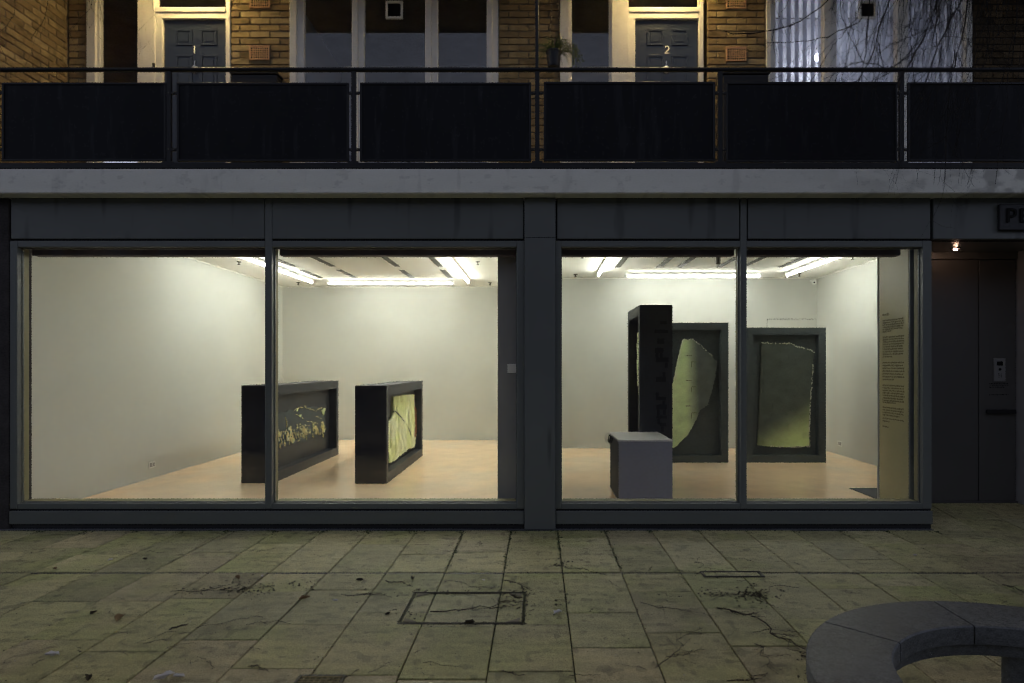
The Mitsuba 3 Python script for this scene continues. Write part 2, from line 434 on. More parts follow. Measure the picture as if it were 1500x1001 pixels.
# ---------------------------------------------------------------- shopfront
S = thing('shopfront', 'dark grey painted metal shopfront framing the lit gallery windows', 'shopfront')
xL, xR = X(14), X(1365)
opens = [(X(25), X(388)), (X(398), X(757)), (X(822), X(1085)), (X(1094), X(1352))]
zt, zs = Z(362), Z(738)
# posts, head rails, sills
for a, b, nm in ((xL, X(25), 'jamb'), (X(388), X(398), 'mullion'), (X(757), X(768), 'jamb'), (X(814), X(822), 'jamb'), (X(1085), X(1094), 'mullion'), (X(1352), xR, 'jamb')):
    part(S, nm, bx(a, b, 0.0, 0.14, zs - 0.05, zt + 0.058 if nm == 'jamb' else zt + 0.48, 0.004), 'frame_paint')
for a, b in ((X(25), X(388)), (X(398), X(757)), (X(822), X(1085)), (X(1094), X(1352))):
    part(S, 'head_rail', bx(a + 0.001, b - 0.001, 0.004, 0.14, zt, zt + 0.058, 0.003), 'frame_paint')
    part(S, 'sill', bx(a + 0.001, b - 0.001, 0.004, 0.14, zs - 0.052, zs, 0.003), 'frame_paint')
    part(S, 'glazing_bead', cat_([bx(a + 0.001, b - 0.001, 0.055, 0.075, zs, zs + 0.010, 0.002), bx(a + 0.001, a + 0.009, 0.055, 0.075, zs + 0.011, zt - 0.001, 0.002),
                                  bx(b - 0.009, b - 0.001, 0.055, 0.075, zs + 0.011, zt - 0.001, 0.002), bx(a + 0.010, b - 0.010, 0.055, 0.075, zt - 0.009, zt - 0.001, 0.002)]), 'frame_paint')
    part(S, 'reveal_liner', cat_([bx(a + 0.0005, a + 0.006, 0.078, 0.138, zs + 0.012, zt - 0.002, 0.001), bx(b - 0.006, b - 0.0005, 0.078, 0.138, zs + 0.012, zt - 0.002, 0.001), bx(a + 0.007, b - 0.007, 0.078, 0.20, zs + 0.0005, zs + 0.008, 0.001)]), 'liner')
    part(S, 'pane', quad([a, 0.05, zs], [b, 0.05, zs], [b, 0.05, zt], [a, 0.05, zt]), 'glass_pane')
# column in the middle
part(S, 'column', bx(X(768) + 0.002, X(814) - 0.002, -0.03, 0.14, 0.008, 3.13, 0.004), 'fascia_paint')
part(S, 'column_joint', bx(X(768) + 0.003, X(814) - 0.003, -0.0325, -0.02, Z(349.5), Z(348.7), 0.0002), 'frame_dark')
# fascia panels
for a, b in ((xL + 0.01, X(387)), (X(393) + 0.035, X(768) - 0.008), (X(816), X(1085) - 0.012), (X(1095) + 0.006, xR - 0.012)):
    part(S, 'fascia_panel', bx(a, b, 0.002, 0.06, Z(350), Z(288), 0.004), 'fascia_paint')
part(S, 'fascia_backing', cat_([bx(xL, X(768), 0.09, 0.28, zt + 0.06, 3.13, 0.001), bx(X(814), xR, 0.09, 0.28, zt + 0.06, 3.13, 0.001), bx(X(768), X(814), 0.16, 0.28, 0.0, 3.13, 0.001)]), 'frame_dark')
part(S, 'gap_strip', cat_([bx(xL, X(768) - 0.001, 0.03, 0.085, zt + 0.058, Z(350) - 0.001, 0.001), bx(X(814) + 0.001, xR, 0.03, 0.085, zt + 0.058, Z(350) - 0.001, 0.001)]), 'frame_dark')
# stall riser under the sill
for a, b in ((xL, X(768)), (X(814), xR + 0.006)):
    part(S, 'stall_riser', bx(a + 0.002, b - 0.002, -0.012, 0.10, Z(768), Z(749), 0.005), 'frame_paint')
    part(S, 'base_strip', bx(a + 0.004, b - 0.004, 0.016, 0.10, 0.004, Z(768) - 0.001, 0.002), 'frame_dark')
    part(S, 'shadow_gap', bx(a + 0.004, b - 0.004, 0.02, 0.10, Z(749) + 0.001, zs - 0.053, 0.001), 'frame_dark')
    part(S, 'back_closure', bx(a, b, 0.102, 0.25, -0.01, zs - 0.054, 0.001), 'frame_dark')
# end return of the right bay into the entrance
part(S, 'return_panel', bx(3.702, xR, 0.142, 0.79, 0.0, 3.13, 0.003), 'door_grey')
struct('threshold_kerb', bx(xL - 0.3, xR + 0.0, -0.03, 0.014, -0.05, 0.006, 0.003), 'granite', 'thin stone upstand along the foot of the shopfront')

for i, (a, b) in enumerate(opens):
    lab = ['dark blind housing behind the top of the leftmost window', 'dark blind housing behind the top of the second window from the left',
           'dark blind housing behind the top of the window with the plinth', 'dark blind housing behind the top of the window nearest the entrance'][i]
    solo('roller_blind_box', bx(a + 0.01, b - (0.12 if i == 3 else 0.012), 0.16, 0.27, Z(374.5, D0 + 0.16), zt + 0.05, 0.006), 'blind_box', lab, 'blind', group='blind housings behind the window heads')

# ---------------------------------------------------------------- gallery interior
LX0, LX1, LY = -5.32, -0.40, 7.37
RX0, RX1, RY = 0.20, 5.24, 6.04
ZC = 3.2
struct('gallery_floor_slab', bx(LX0 - 0.2, RX1 + 0.2, 0.252, 8.0, -0.2, 0.0, 0.001), 'gallery_floor', 'polished pinkish concrete gallery floor')
labels['gallery_floor_slab']['category'] = 'floor'
struct('gallery_ceiling', bx(LX0 - 0.2, RX1 + 0.2, 0.285, 8.0, ZC, ZC + 0.09, 0.001), 'ceiling_white', 'white gallery ceiling with slots and tube lights')
W = thing('gallery_left_wall', 'long plain white wall on the left side of the gallery', 'wall')
part(W, 'face', bx(LX0 - 0.15, LX0, 0.27, LY + 0.2, 0.001, ZC - 0.001, 0.001), 'gallery_white')
part(W, 'skirting_shadow_bead', bx(LX0, LX0 + 0.006, 0.5, LY, 0.002, 0.012, 0.001), 'gallery_white')
part(W, 'cornice', bx(LX0, LX0 + 0.018, 0.3, LY - 0.02, ZC - 0.022, ZC - 0.001, 0.003), 'ceiling_white')
W = thing('gallery_back_wall', 'white end wall behind the two low black cases', 'wall')
part(W, 'face', bx(LX0 + 0.001, LX1 - 0.001, LY, LY + 0.15, 0.001, ZC - 0.001, 0.001), 'gallery_white')
part(W, 'skirting', bx(LX0 + 0.007, LX1 - 0.001, LY - 0.006, LY, 0.002, 0.03, 0.001), 'gallery_white')
part(W, 'cornice', bx(LX0 + 0.02, LX1 - 0.001, LY - 0.018, LY, ZC - 0.022, ZC - 0.001, 0.003), 'ceiling_white')
W = thing('gallery_partition', 'dividing wall between the two gallery windows, end face greyed as shade towards the street', 'wall')
part(W, 'face', bx(LX1, RX0, 0.335, LY + 0.15, 0.001, ZC - 0.001, 0.003), 'gallery_white')
part(W, 'end_face', bx(LX1, RX0, 0.32, 0.334, 0.001, ZC - 0.001, 0.003), 'end_grey', label='end face greyed as shade, seen through the glass')  # white wall's end coloured grey to paint in its unlit look
W = thing('gallery_rear_wall', 'white end wall behind the tall black cases', 'wall')
part(W, 'face', bx(RX0 + 0.001, RX1 - 0.001, RY, RY + 0.15, 0.001, ZC - 0.001, 0.001), 'gallery_white')
part(W, 'skirting', bx(RX0 + 0.001, RX1 - 0.007, RY - 0.006, RY, 0.002, 0.03, 0.001), 'gallery_white')
part(W, 'cornice', bx(RX0 + 0.001, RX1 - 0.02, RY - 0.018, RY, ZC - 0.022, ZC - 0.001, 0.003), 'ceiling_white')
fd0, fd1, fz = X(1124, RY + D0), X(1197, RY + D0) - 0.02, Z(468, RY + D0)
dl = part(W, 'flush_door', bx(fd0, fd1, RY - 0.004, RY + 0.02, 0.032, fz, 0.003), 'gallery_white')
part(dl, 'seam', cat_([bx(fd0 - 0.008, fd0 - 0.001, RY - 0.002, RY + 0.01, 0.032, fz + 0.008, 0.001), bx(fd0 - 0.001, fd1, RY - 0.002, RY + 0.01, fz + 0.001, fz + 0.008, 0.001)]), 'slot_grey')
W = thing('gallery_right_wall', 'white side wall on the right with a wall socket', 'wall')
part(W, 'face', bx(RX1, RX1 + 0.15, 0.95, RY + 0.2, 0.001, ZC - 0.001, 0.001), 'gallery_white')
part(W, 'front_return', bx(3.703, RX1 + 0.15, 0.925, 0.948, 0.001, ZC - 0.001, 0.001), 'gallery_white')
part(W, 'cornice', bx(RX1 - 0.018, RX1, 0.95, RY, ZC - 0.022, ZC - 0.001, 0.003), 'ceiling_white')
TX = 3.62
W = thing('text_wall', 'khaki painted wall end with printed exhibition text beside the right window', 'wall')
part(W, 'face', bx(TX, 3.700, 0.205, 0.745, 0.001, ZC - 0.001, 0.003), 'khaki_panel')
part(W, 'street_face', bx(TX + 0.002, 3.700, 0.18, 0.203, 0.001, ZC - 0.001, 0.003), 'frame_paint')  # same wall coloured darker here, painting in the shade of its street side
trng = random.Random(8)
lines = [92] + [135, 151, 167, 183, 199, 214] + [254, 271, 288, 305, 322, 340, 358, 376, 394] + [436, 456, 476, 496, 516, 536, 556] + [598, 616, 634, 652, 670, 688, 706, 720] + [756, 774, 792, 810] + [834, 854] + [893]
ends = {92: 0.3, 214: 0.4, 394: 0.45, 556: 0.5, 720: 0.6, 810: 0.8, 854: 0.3, 893: 0.25}
bars = []
for ln in lines:
    z = Z(440 + ln / 4.77, 6.6)
    y, yend = 0.675, 0.675 - 0.40 * ends.get(ln, trng.uniform(0.92, 1.0))
    if ln == 92:
        z -= 0.0
    while y > yend:
        w = trng.uniform(0.010, 0.040)
        hgt = trng.uniform(0.006, 0.0085) * (1.7 if ln == 92 else 1)
        bars.append(bx(TX - 0.0015, TX + 0.001, max(y - w, yend - 0.01), y, z - hgt, z + hgt, 0.0003))
        y -= w + 0.007
part(W, 'printed_text', cat_(bars), 'text_ink', label='block of small printed paragraphs', kind='stuff')

# ceiling: slots, sprinklers, tubes
def slot(x, d0, d1):
    part('gallery_ceiling', 'diffuser_slot', bx(x - 0.045, x + 0.045, d0 - D0, d1 - D0, ZC - 0.008, ZC + 0.001, 0.002), 'slot_grey')


for x in (-4.05, -3.4, -2.33, -1.62):
    slot(x, 9.75, 10.75)
    slot(x - 0.02, 11.15, 12.15)
for x in (1.33, 2.02, 2.36, 3.02, 3.42, 4.05):
    slot(x, 9.75, 10.85)
TUBE = (0.98, 1.0, 0.90)
TK = 51.0


def tube_light(p0, p1, label):
    k = thing('tube_light', label, 'tube light', 'bare tube lights under the gallery ceiling')
    p0, p1 = np.array(p0, float), np.array(p1, float)
    u = (p1 - p0) / np.linalg.norm(p1 - p0)
    side = np.cross(u, [0, 0, 1.0])
    lo, hi = np.minimum(p0, p1), np.maximum(p0, p1)
    w = np.abs(side) * 0.03
    part(k, 'batten', bx(lo[0] - w[0], hi[0] + w[0], lo[1] - w[1], hi[1] + w[1], ZC - 0.045, ZC - 0.001, 0.004), 'white_plastic')
    part(k, 'tube', tube([p0 + u * 0.02 - [0, 0, 0.072], p1 - u * 0.02 - [0, 0, 0.072]], 0.016, 8), 'lamp_cover', emitter=glow(TUBE, TK))
    for q in (p0 + u * 0.01, p1 - u * 0.01):
        part(k, 'end_cap', bx(q[0] - 0.022, q[0] + 0.022, q[1] - 0.022, q[1] + 0.022, ZC - 0.10, ZC - 0.046, 0.004), 'white_plastic')


for (x, d0, d1, lab) in ((-4.30, 9.2, 12.35, 'bare tube light running back along the left of the first room'), (-1.32, 7.2, 12.3, 'bare tube light running back beside the dividing wall in the first room'),
                         (1.06, 9.2, 11.35, 'bare tube light running back at the left of the second room'), (4.37, 9.2, 11.4, 'bare tube light running back at the right near the camera')):
    tube_light((x, d0 - D0, ZC), (x, d1 - D0, ZC), lab)
tube_light((-4.03, 12.46 - D0, ZC), (-1.62, 12.46 - D0, ZC), 'bare tube light running across the ceiling above the low black cases')
tube_light((1.54, 11.43 - D0, ZC), (3.93, 11.43 - D0, ZC), 'bare tube light running across the ceiling above the tall black cases')
for (px, py, lab) in ((350, 386, 'sprinkler head beside the left wall near the start of the first tube'), (437, 416, 'sprinkler head in the back left ceiling corner'), (700, 386, 'sprinkler head right of the tube beside the dividing wall'), (718, 416, 'sprinkler head at the back by the dividing wall'),
                      (853, 376, 'sprinkler head in the second room just left of its left tube'), (843, 404, 'sprinkler head at the back left of the second room'), (1249, 378, 'sprinkler head on the ceiling right of the rightmost tube'), (1171, 403, 'sprinkler head near the security camera')):
    d = (ZC - 0.03 - EYE) * F / (CY - py)
    x = X(px, d)
    k = thing('sprinkler_head', lab, 'sprinkler', 'sprinkler heads on the gallery ceiling')
    part(k, 'collar', cyl((x, d - D0, ZC - 0.012), (x, d - D0, ZC - 0.001), 0.035, 14), 'slot_grey')
    part(k, 'nozzle', cyl((x, d - D0, ZC - 0.05), (x, d - D0, ZC - 0.012), 0.012, 8), 'iron')
    part(k, 'deflector', cyl((x, d - D0, ZC - 0.055), (x, d - D0, ZC - 0.05), 0.024, 10), 'iron')
d = 9.7
k = thing('ceiling_spotlight', 'small dark cylinder hanging from the ceiling near the second mullion', 'spotlight')
c = at(1052, 376, d)
part(k, 'body', cyl((c[0], c[1], 3.07), (c[0], c[1], 3.17), 0.035, 16), 'iron', smooth=40)
part(k, 'mount', cyl((c[0], c[1], 3.17), (c[0], c[1], ZC - 0.001), 0.02, 12), 'frame_dark')
k = thing('security_camera', 'small white security camera in the back right corner under the ceiling', 'camera')
c = at(1193, 413, 12.0)
part(k, 'bracket', bx(c[0] - 0.02, c[0] + 0.02, c[1] - 0.01, RY - 0.001, c[2] + 0.02, c[2] + 0.05, 0.004), 'white_plastic')
part(k, 'housing', cyl((c[0], c[1] + 0.04, c[2] + 0.02), (c[0] - 0.04, c[1] - 0.08, c[2] - 0.02), 0.045, 16), 'white_plastic', smooth=40)
part(k, 'lens', cyl((c[0] - 0.04, c[1] - 0.08, c[2] - 0.02), (c[0] - 0.043, c[1] - 0.089, c[2] - 0.023), 0.014, 14), 'black_matte')


def plate_x(name, label, cat, x, yc, zc, w, h, sgn):
    k = thing(name, label, cat)
    part(k, 'plate', bx(x, x + sgn * 0.012, yc - w / 2, yc + w / 2, zc - h / 2, zc + h / 2, 0.003), 'white_plastic')
    part(k, 'insert', cat_([bx(x + sgn * 0.011, x + sgn * 0.0145, yc - w * 0.36 + s * w * 0.40, yc - w * 0.36 + s * w * 0.40 + w * 0.30, zc - h * 0.28, zc + h * 0.28, 0.001) for s in (0, 1)]), 'grey_wall')


dS = -LX0 * F / (CX - 222)
plate_x('wall_socket', 'white double socket low on the long left wall', 'socket', LX0, dS - D0, Z(681, dS), 0.15, 0.09, 1)
dS = RX1 * F / (1231 - CX)
plate_x('wall_socket', 'white double socket low on the right wall beside the tall torn panel', 'socket', RX1, dS - D0, Z(650, dS), 0.15, 0.09, -1)
k = thing('light_switch', 'pale light switch on the greyed end of the dividing wall', 'switch')
c = at(750, 540, D0 + 0.32)
part(k, 'plate', bx(c[0] - 0.045, c[0] + 0.045, 0.31, 0.322, c[2] - 0.045, c[2] + 0.045, 0.003), 'white_plastic')
part(k, 'rocker', bx(c[0] - 0.014, c[0] + 0.014, 0.306, 0.3105, c[2] - 0.024, c[2] + 0.024, 0.002), 'white_plastic')
solo('floor_mat', bx(3.93, 4.7, 1.25, 2.05, 0.0, 0.008, 0.003), 'flat_dark', 'dark grey mat on the gallery floor by the text wall', 'mat')

# ---------------------------------------------------------------- the art cases
def cut(lo, hi, clo, chi, b=0.0):
    a = m3.Manifold.cube(list(np.array(hi) - lo)).translate(list(np.array(lo, float)))
    c = m3.Manifold.cube(list(np.array(chi) - clo)).translate(list(np.array(clo, float)))
    return a - c


def brick_plates(parent, poly, to_world, m, bh=0.075, bw=0.225, thick=(0.010, 0.028), vert=False, seed=1, gap=0.006, base=0.02, name='relief_brick', chance=1.0):
    """poly in (u, v) metres; a ragged cast slab whose face is broken into brick shaped plates"""
    r = random.Random(seed)
    def world(mesh):
        v = np.array(mesh.vertices)
        f = np.array(mesh.faces)
        w = to_world(v)
        t = trimesh.Trimesh(w, f, process=False)
        if t.volume < 0:
            t.invert()
        return t
    part(parent, 'cast_base', world(trimesh.creation.extrude_polygon(poly, base)), 'relief_joint' if m == 'relief_green' else m)
    u0, v0, u1, v1 = poly.bounds
    row = 0
    inner = poly.buffer(-0.004)
    if vert:
        u = u0 - 0.02
        while u < u1:
            v = v0 - (row % 2) * bw / 2 - r.uniform(0, 0.03)
            while v < v1:
                cell = sbox(u + gap / 2, v + gap / 2, u + bh - gap / 2, v + bw - gap / 2)
                _plate(parent, cell, inner, r, thick, base, world, m, name, chance)
                v += bw
            u += bh
            row += 1
    else:
        v = v0 - 0.02
        while v < v1:
            u = u0 - (row % 2) * bw / 2 - r.uniform(0, 0.03)
            while u < u1:
                cell = sbox(u + gap / 2, v + gap / 2, u + bw - gap / 2, v + bh - gap / 2)
                _plate(parent, cell, inner, r, thick, base, world, m, name, chance)
                u += bw
            v += bh
            row += 1


def _plate(parent, cell, inner, r, thick, base, world, m, name, chance):
    g = cell.intersection(inner)
    if g.is_empty or r.random() > chance:
        return
    for q in getattr(g, 'geoms', [g]):
        if q.geom_type != 'Polygon' or q.area < 2e-4:
            continue
        t = trimesh.creation.extrude_polygon(q, base + r.uniform(*thick))
        v = np.array(t.vertices)
        top = v[:, 2] > base * 0.9
        cu, cv = q.centroid.x, q.centroid.y
        v[top, 2] += (v[top, 0] - cu) * r.uniform(-0.06, 0.06) + (v[top, 1] - cv) * r.uniform(-0.06, 0.06)
        v[~top, 2] = base * 0.5
        part(parent, name, world(trimesh.Trimesh(v, t.faces, process=False)), m)


def rough(poly_pts, amp, step, seed):
    """adds a torn outline to a polygon"""
    r = np.random.default_rng(seed)
    p = Polygon(poly_pts)
    L = p.exterior.length
    n = int(L / step)
    pts = np.array([p.exterior.interpolate(i * L / n).coords[0] for i in range(n)])
    c = pts.mean(0)
    dirs = (pts - c) / np.linalg.norm(pts - c, axis=1, keepdims=True)
    q = Polygon(pts + dirs * r.normal(0, amp, (n, 1))).buffer(0)
    return max(getattr(q, 'geoms', [q]), key=lambda g: g.area)


# two low cases
def low_case(x0, x1, d0, d1, h, label):
    k = thing('display_case', label, 'display case')
    y0, y1 = d0 - D0, d1 - D0
    part(k, 'case_shell', cut((x0, y0, 0.001), (x1, y1, h), (x1 - 0.13, y0 + 0.10, 0.13), (x1 + 0.1, y1 - 0.10, h - 0.13)), 'art_black')
    part(k, 'end_plate', bx(x0 + 0.004, x1 - 0.004, y0 - 0.004, y0 - 0.0005, 0.004, h - 0.004, 0.001), 'art_black_gloss')
    return k


A = low_case(-3.915, -3.485, 8.56, 11.33, 1.29, 'low black case with dark cracked panel and gold flakes, behind the left mullion')
B = low_case(-2.40, -1.985, 8.51, 11.17, 1.29, 'low black case holding a pale green brick relief, in the middle of the first room')


def planeX(px, py, x):
    d = x * F / (px - CX)
    return (d - D0, Z(py, d))


# B relief on the plane x = -2.112 (u = y, v = z, w = +x)
xb = -2.1145
ptsB = [(318, 785), (319, 600), (320, 470), (330, 410), (360, 385), (372, 320), (374, 190), (470, 175), (552, 168), (556, 240), (566, 300), (576, 400), (574, 520), (566, 560), (550, 645), (500, 655), (440, 710), (380, 760)]
polyB = rough([planeX(515 + a / 6.06, 550 + b / 6.06, xb + 0.03) for a, b in ptsB], 0.008, 0.04, 3)
polyB = polyB.intersection(sbox(8.51 - D0 + 0.11, 0.14, 11.17 - D0 - 0.11, 1.15))
brick_plates(B, polyB, lambda v: np.stack([xb + v[:, 2], v[:, 0], v[:, 1]], 1), 'relief_green', bh=0.105, bw=0.24, vert=True, seed=2, gap=0.010, thick=(0.004, 0.03))
crack = [planeX(515 + a / 6.06, 550 + b / 6.06, xb + 0.05) for a, b in ((372, 325), (390, 320), (430, 360), (480, 420), (520, 500), (530, 530))]
part(B, 'crack', tube(spline([(xb + 0.046, y, z) for y, z in crack], 24), 0.008, 5), 'art_black')
chips = []
for i in range(60):
    y, z = planeX(515 + rng.uniform(555, 582) / 6.06, 550 + rng.uniform(290, 540) / 6.06, xb + 0.03)
    s = rng.uniform(0.012, 0.035)
    t = trimesh.creation.icosphere(subdivisions=0, radius=s)
    t.apply_scale([0.5, 1.0, 1.2])
    t.apply_translation([xb + 0.04, y, z])
    chips.append(t)
part(B, 'broken_edge', cat_(chips), 'red_chip', label='reddish broken edge of the relief', kind='stuff')

# A: dark cracked panel with flakes
xa = -3.6145
d0A = 8.70


def Aplane(a, b):
    return planeX(395 + a / 6.257, 550 + b / 6.257, xa + 0.02)


fl = []


def flake(y, z, ly, lz, tilt=0.0, w=0.012):
    c, s = math.cos(tilt), math.sin(tilt)
    n = rng.randint(4, 6)
    p = []
    for i in range(n):
        an = 2 * math.pi * i / n + rng.uniform(-0.3, 0.3)
        a, b = ly * math.cos(an) * rng.uniform(0.5, 1.1), lz * math.sin(an) * rng.uniform(0.5, 1.1)
        p.append((y + a * c - b * s, z + a * s + b * c))
    q = Polygon(p)
    if not q.is_valid or q.area < 1e-5:
        return
    t = trimesh.creation.extrude_polygon(q, rng.uniform(0.5, 1.2) * w)
    v = t.vertices
    w_ = np.stack([xa + v[:, 2], v[:, 0], v[:, 1]], 1)
    m = trimesh.Trimesh(w_, t.faces, process=False)
    if m.volume < 0:
        m.invert()
    return m


dark = rough([Aplane(*q) for q in ((52, 360), (240, 310), (330, 285), (500, 295), (525, 500), (430, 560), (240, 620), (52, 665))], 0.02, 0.06, 5)
dark = dark.intersection(sbox(8.56 - D0 + 0.11, 0.14, 11.33 - D0 - 0.11, 1.15))
pd = trimesh.creation.extrude_polygon(dark, 0.012)
v = pd.vertices
mm = trimesh.Trimesh(np.stack([xa - 0.001 + v[:, 2], v[:, 0], v[:, 1]], 1), pd.faces, process=False)
if mm.volume < 0:
    mm.invert()
part(A, 'cracked_panel', mm, 'art_slate')
xa += 0.012
for i in range(215):
    a = rng.choice([rng.gauss(85, 15), rng.gauss(180, 14), rng.gauss(215, 12), rng.gauss(270, 22), rng.gauss(330, 18), rng.gauss(405, 18), rng.gauss(440, 8), rng.gauss(500, 8), rng.uniform(52, 520)])
    if not 50 < a < 525:
        continue
    mid = 600 - (a - 60) * 0.235
    b = mid + rng.gauss(0, 30) - 14
    y, z = Aplane(a, b)
    m = flake(y, z, rng.uniform(0.006, 0.024), rng.uniform(0.010, 0.048), rng.uniform(-0.5, 0.5))
    if m is not None:
        part(A, 'gold_flake', m, 'gold_flake' if rng.random() < 0.75 else 'relief_green')
for path in (((52, 365), (68, 420), (75, 535), (180, 510), (260, 480), (380, 450), (500, 430)), ((240, 330), (278, 298), (330, 285), (350, 300), (430, 322), (470, 300), (495, 300)),
             ((255, 355), (300, 385), (350, 420), (430, 438)), ((160, 410), (168, 445), (165, 480)), ((430, 370), (470, 390), (515, 425))):
    p = [Aplane(*q) for q in path]
    for (y0, z0), (y1, z1) in zip(p[:-1], p[1:]):
        n = max(2, int(math.hypot(y1 - y0, z1 - z0) / 0.09))
        for i in range(n):
            if rng.random() < 0.25:
                continue
            t = (i + rng.random() * 0.6) / n
            m = flake(y0 + (y1 - y0) * t, z0 + (z1 - z0) * t + rng.gauss(0, 0.006), 0.055, 0.007, math.atan2(z1 - z0, y1 - y0))
            if m is not None:
                part(A, 'gold_flake', m, 'gold_flake')
for (a, b) in ((262, 315), (492, 325), (500, 345), (505, 318), (285, 372)):
    y, z = Aplane(a, b)
    m = flake(y, z, 0.05, 0.035, 0.5, 0.02)
    if m is not None:
        part(A, 'pale_flake', m, 'relief_green')

# C: tall narrow case, seen end on
C = thing('display_case', 'tallest black case standing end on behind the plinth', 'display case')
cX0, cX1, cD0, cD1, cH = 1.297, 1.715, 8.27, 9.36, 2.325
part(C, 'case_shell', cut((cX0, cD0 - D0, 0.001), (cX1, cD1 - D0, cH), (cX0 - 0.1, cD0 - D0 + 0.10, 0.13), (cX0 + 0.13, cD1 - D0 - 0.10, cH - 0.13)), 'art_black')
xc = cX0 + 0.1295
polyC = rough([(9.12 - D0, 2.02), (8.42 - D0, 2.03), (8.40 - D0, 0.45), (8.62 - D0, 0.62), (8.90 - D0, 1.0), (9.10 - D0, 1.5)], 0.01, 0.05, 8).intersection(sbox(cD0 - D0 + 0.11, 0.14, cD1 - D0 - 0.11, cH - 0.14))
brick_plates(C, polyC, lambda v: np.stack([xc - v[:, 2], v[:, 0], v[:, 1]], 1), 'relief_green', seed=6, gap=0.008)
crng = random.Random(21)
z = 2.12
yf = cD0 - D0
while z > 0.75:
    h = crng.uniform(0.035, 0.07)
    xa0 = crng.choice([1.50, 1.52, 1.56]) + crng.uniform(-0.01, 0.01)
    xa1 = crng.choice([1.60, 1.64, 1.66]) + crng.uniform(-0.01, 0.01)
    if crng.random() < 0.8:
        part(C, 'dark_tooth', bx(xa0, xa1, yf - crng.uniform(0.004, 0.014), yf - 0.0005, z - h, z, 0.003), 'art_black_gloss')
    if crng.random() < 0.5:
        part(C, 'dark_tooth', bx(xa0 + 0.01, xa0 + 0.045, yf - crng.uniform(0.006, 0.014), yf - 0.0005, z - h - 0.075, z - h - 0.004, 0.003), 'art_black_gloss')
    if crng.random() < 0.5:
        part(C, 'dark_tooth', bx(xa1 - 0.045, xa1 - 0.01, yf - crng.uniform(0.006, 0.014), yf - 0.0005, z - h - 0.070, z - h - 0.004, 0.003), 'art_black_gloss')
    z -= h + crng.uniform(0.05, 0.09)


def tall_case(x0, x1, d, dd, h, label):
    k = thing('display_case', label, 'display case')
    y = d - D0
    part(k, 'case_shell', cut((x0, y, 0.001), (x1, y + dd, h), (x0 + 0.115, y - 0.1, 0.115), (x1 - 0.115, y + 0.11, h - 0.115)), 'art_slate')
    return k


D = tall_case(1.73, 3.045, 10.37, 0.42, 2.238, 'tall black case with a leaf shaped green and grey brick relief')
dD = 10.37 + 0.11
ptsD = [(340, 230), (400, 232), (440, 265), (520, 340), (540, 360), (530, 450), (505, 560), (490, 610), (435, 650), (420, 700), (370, 790), (290, 868), (262, 860), (240, 700), (255, 560), (290, 460), (310, 350)]


def flatD(a, b, ox, oy, s, d):
    return ((ox + a / s - CX) * d / F, Z(oy + b / s, d))


polyD = rough([flatD(a, b, 915, 440, 4.006, dD) for a, b in ptsD], 0.006, 0.04, 9)
brick_plates(D, polyD, lambda v: np.stack([v[:, 0], dD - D0 - v[:, 2], v[:, 1]], 1), 'relief_lens', seed=12, gap=0.006, thick=(0.002, 0.02), bh=0.08, bw=0.27)
for j, b in enumerate((325, 362, 470, 508, 620, 660)):
    a = 372 + 34 * (j % 2)
    u, w = flatD(a, b, 915, 440, 4.006, dD)
    part(D, 'toothed_joint', bx(u - 0.045, u + 0.05, dD - D0 - 0.050, dD - D0 - 0.03, w - 0.006, w + 0.006, 0.002), 'tooth_grey')
    if j % 2:
        part(D, 'toothed_joint', bx(u - 0.052, u - 0.044, dD - D0 - 0.050, dD - D0 - 0.03, w - 0.085, w - 0.0065, 0.002), 'tooth_grey')


def torn_rim(parent, pts, yf, r0, seed, dens=110):
    r = np.random.default_rng(seed)
    pts = np.array(pts)
    ms = []
    for a, b in zip(pts[:-1], pts[1:]):
        n = max(2, int(np.linalg.norm(b - a) * dens))
        for i in range(n):
            if r.random() < 0.3:
                continue
            q = a + (b - a) * (i + r.random()) / n + r.normal(0, 0.004, 2)
            t = trimesh.creation.icosphere(subdivisions=0, radius=r0 * r.uniform(0.4, 1.2))
            t.apply_scale([1.0, 0.8, r.uniform(0.6, 1.6)])
            t.apply_translation([q[0], yf, q[1]])
            ms.append(t)
    part(parent, 'torn_rim', cat_(ms), 'torn_edge', label='white torn edge of the relief', kind='stuff')


torn_rim(D, [flatD(a, b, 915, 440, 4.006, dD) for a, b in ((286, 470), (310, 350), (340, 230), (400, 231), (440, 262), (522, 340))], dD - D0 - 0.035, 0.008, 4)
E = tall_case(3.325, 4.605, 10.37, 0.42, 2.16, 'tall black case with a torn rectangular relief turning green at the bottom')
ptsE = [(110, 148), (200, 152), (310, 152), (340, 172), (430, 190), (465, 215), (455, 300), (446, 420), (440, 500), (430, 700), (432, 835), (300, 842), (150, 838), (85, 830), (90, 700), (100, 450), (108, 300)]
polyE = rough([flatD(a, b, 1090, 470, 4.554, dD) for a, b in ptsE], 0.005, 0.04, 10)
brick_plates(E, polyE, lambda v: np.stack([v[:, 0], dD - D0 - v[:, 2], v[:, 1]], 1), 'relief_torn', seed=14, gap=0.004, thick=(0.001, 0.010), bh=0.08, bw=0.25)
torn_rim(E, [flatD(a, b, 1090, 470, 4.554, dD) for a, b in ((110, 148), (200, 152), (310, 152), (340, 172), (430, 190), (465, 215))], dD - D0 - 0.03, 0.010, 5)
torn_rim(E, [flatD(a, b, 1090, 470, 4.554, dD) for a, b in ((456, 290), (446, 420), (440, 500), (430, 700), (433, 835))], dD - D0 - 0.03, 0.009, 6)
torn_rim(E, [flatD(a, b, 1090, 470, 4.554, dD) for a, b in ((432, 838), (300, 843), (170, 838))], dD - D0 - 0.03, 0.010, 7)

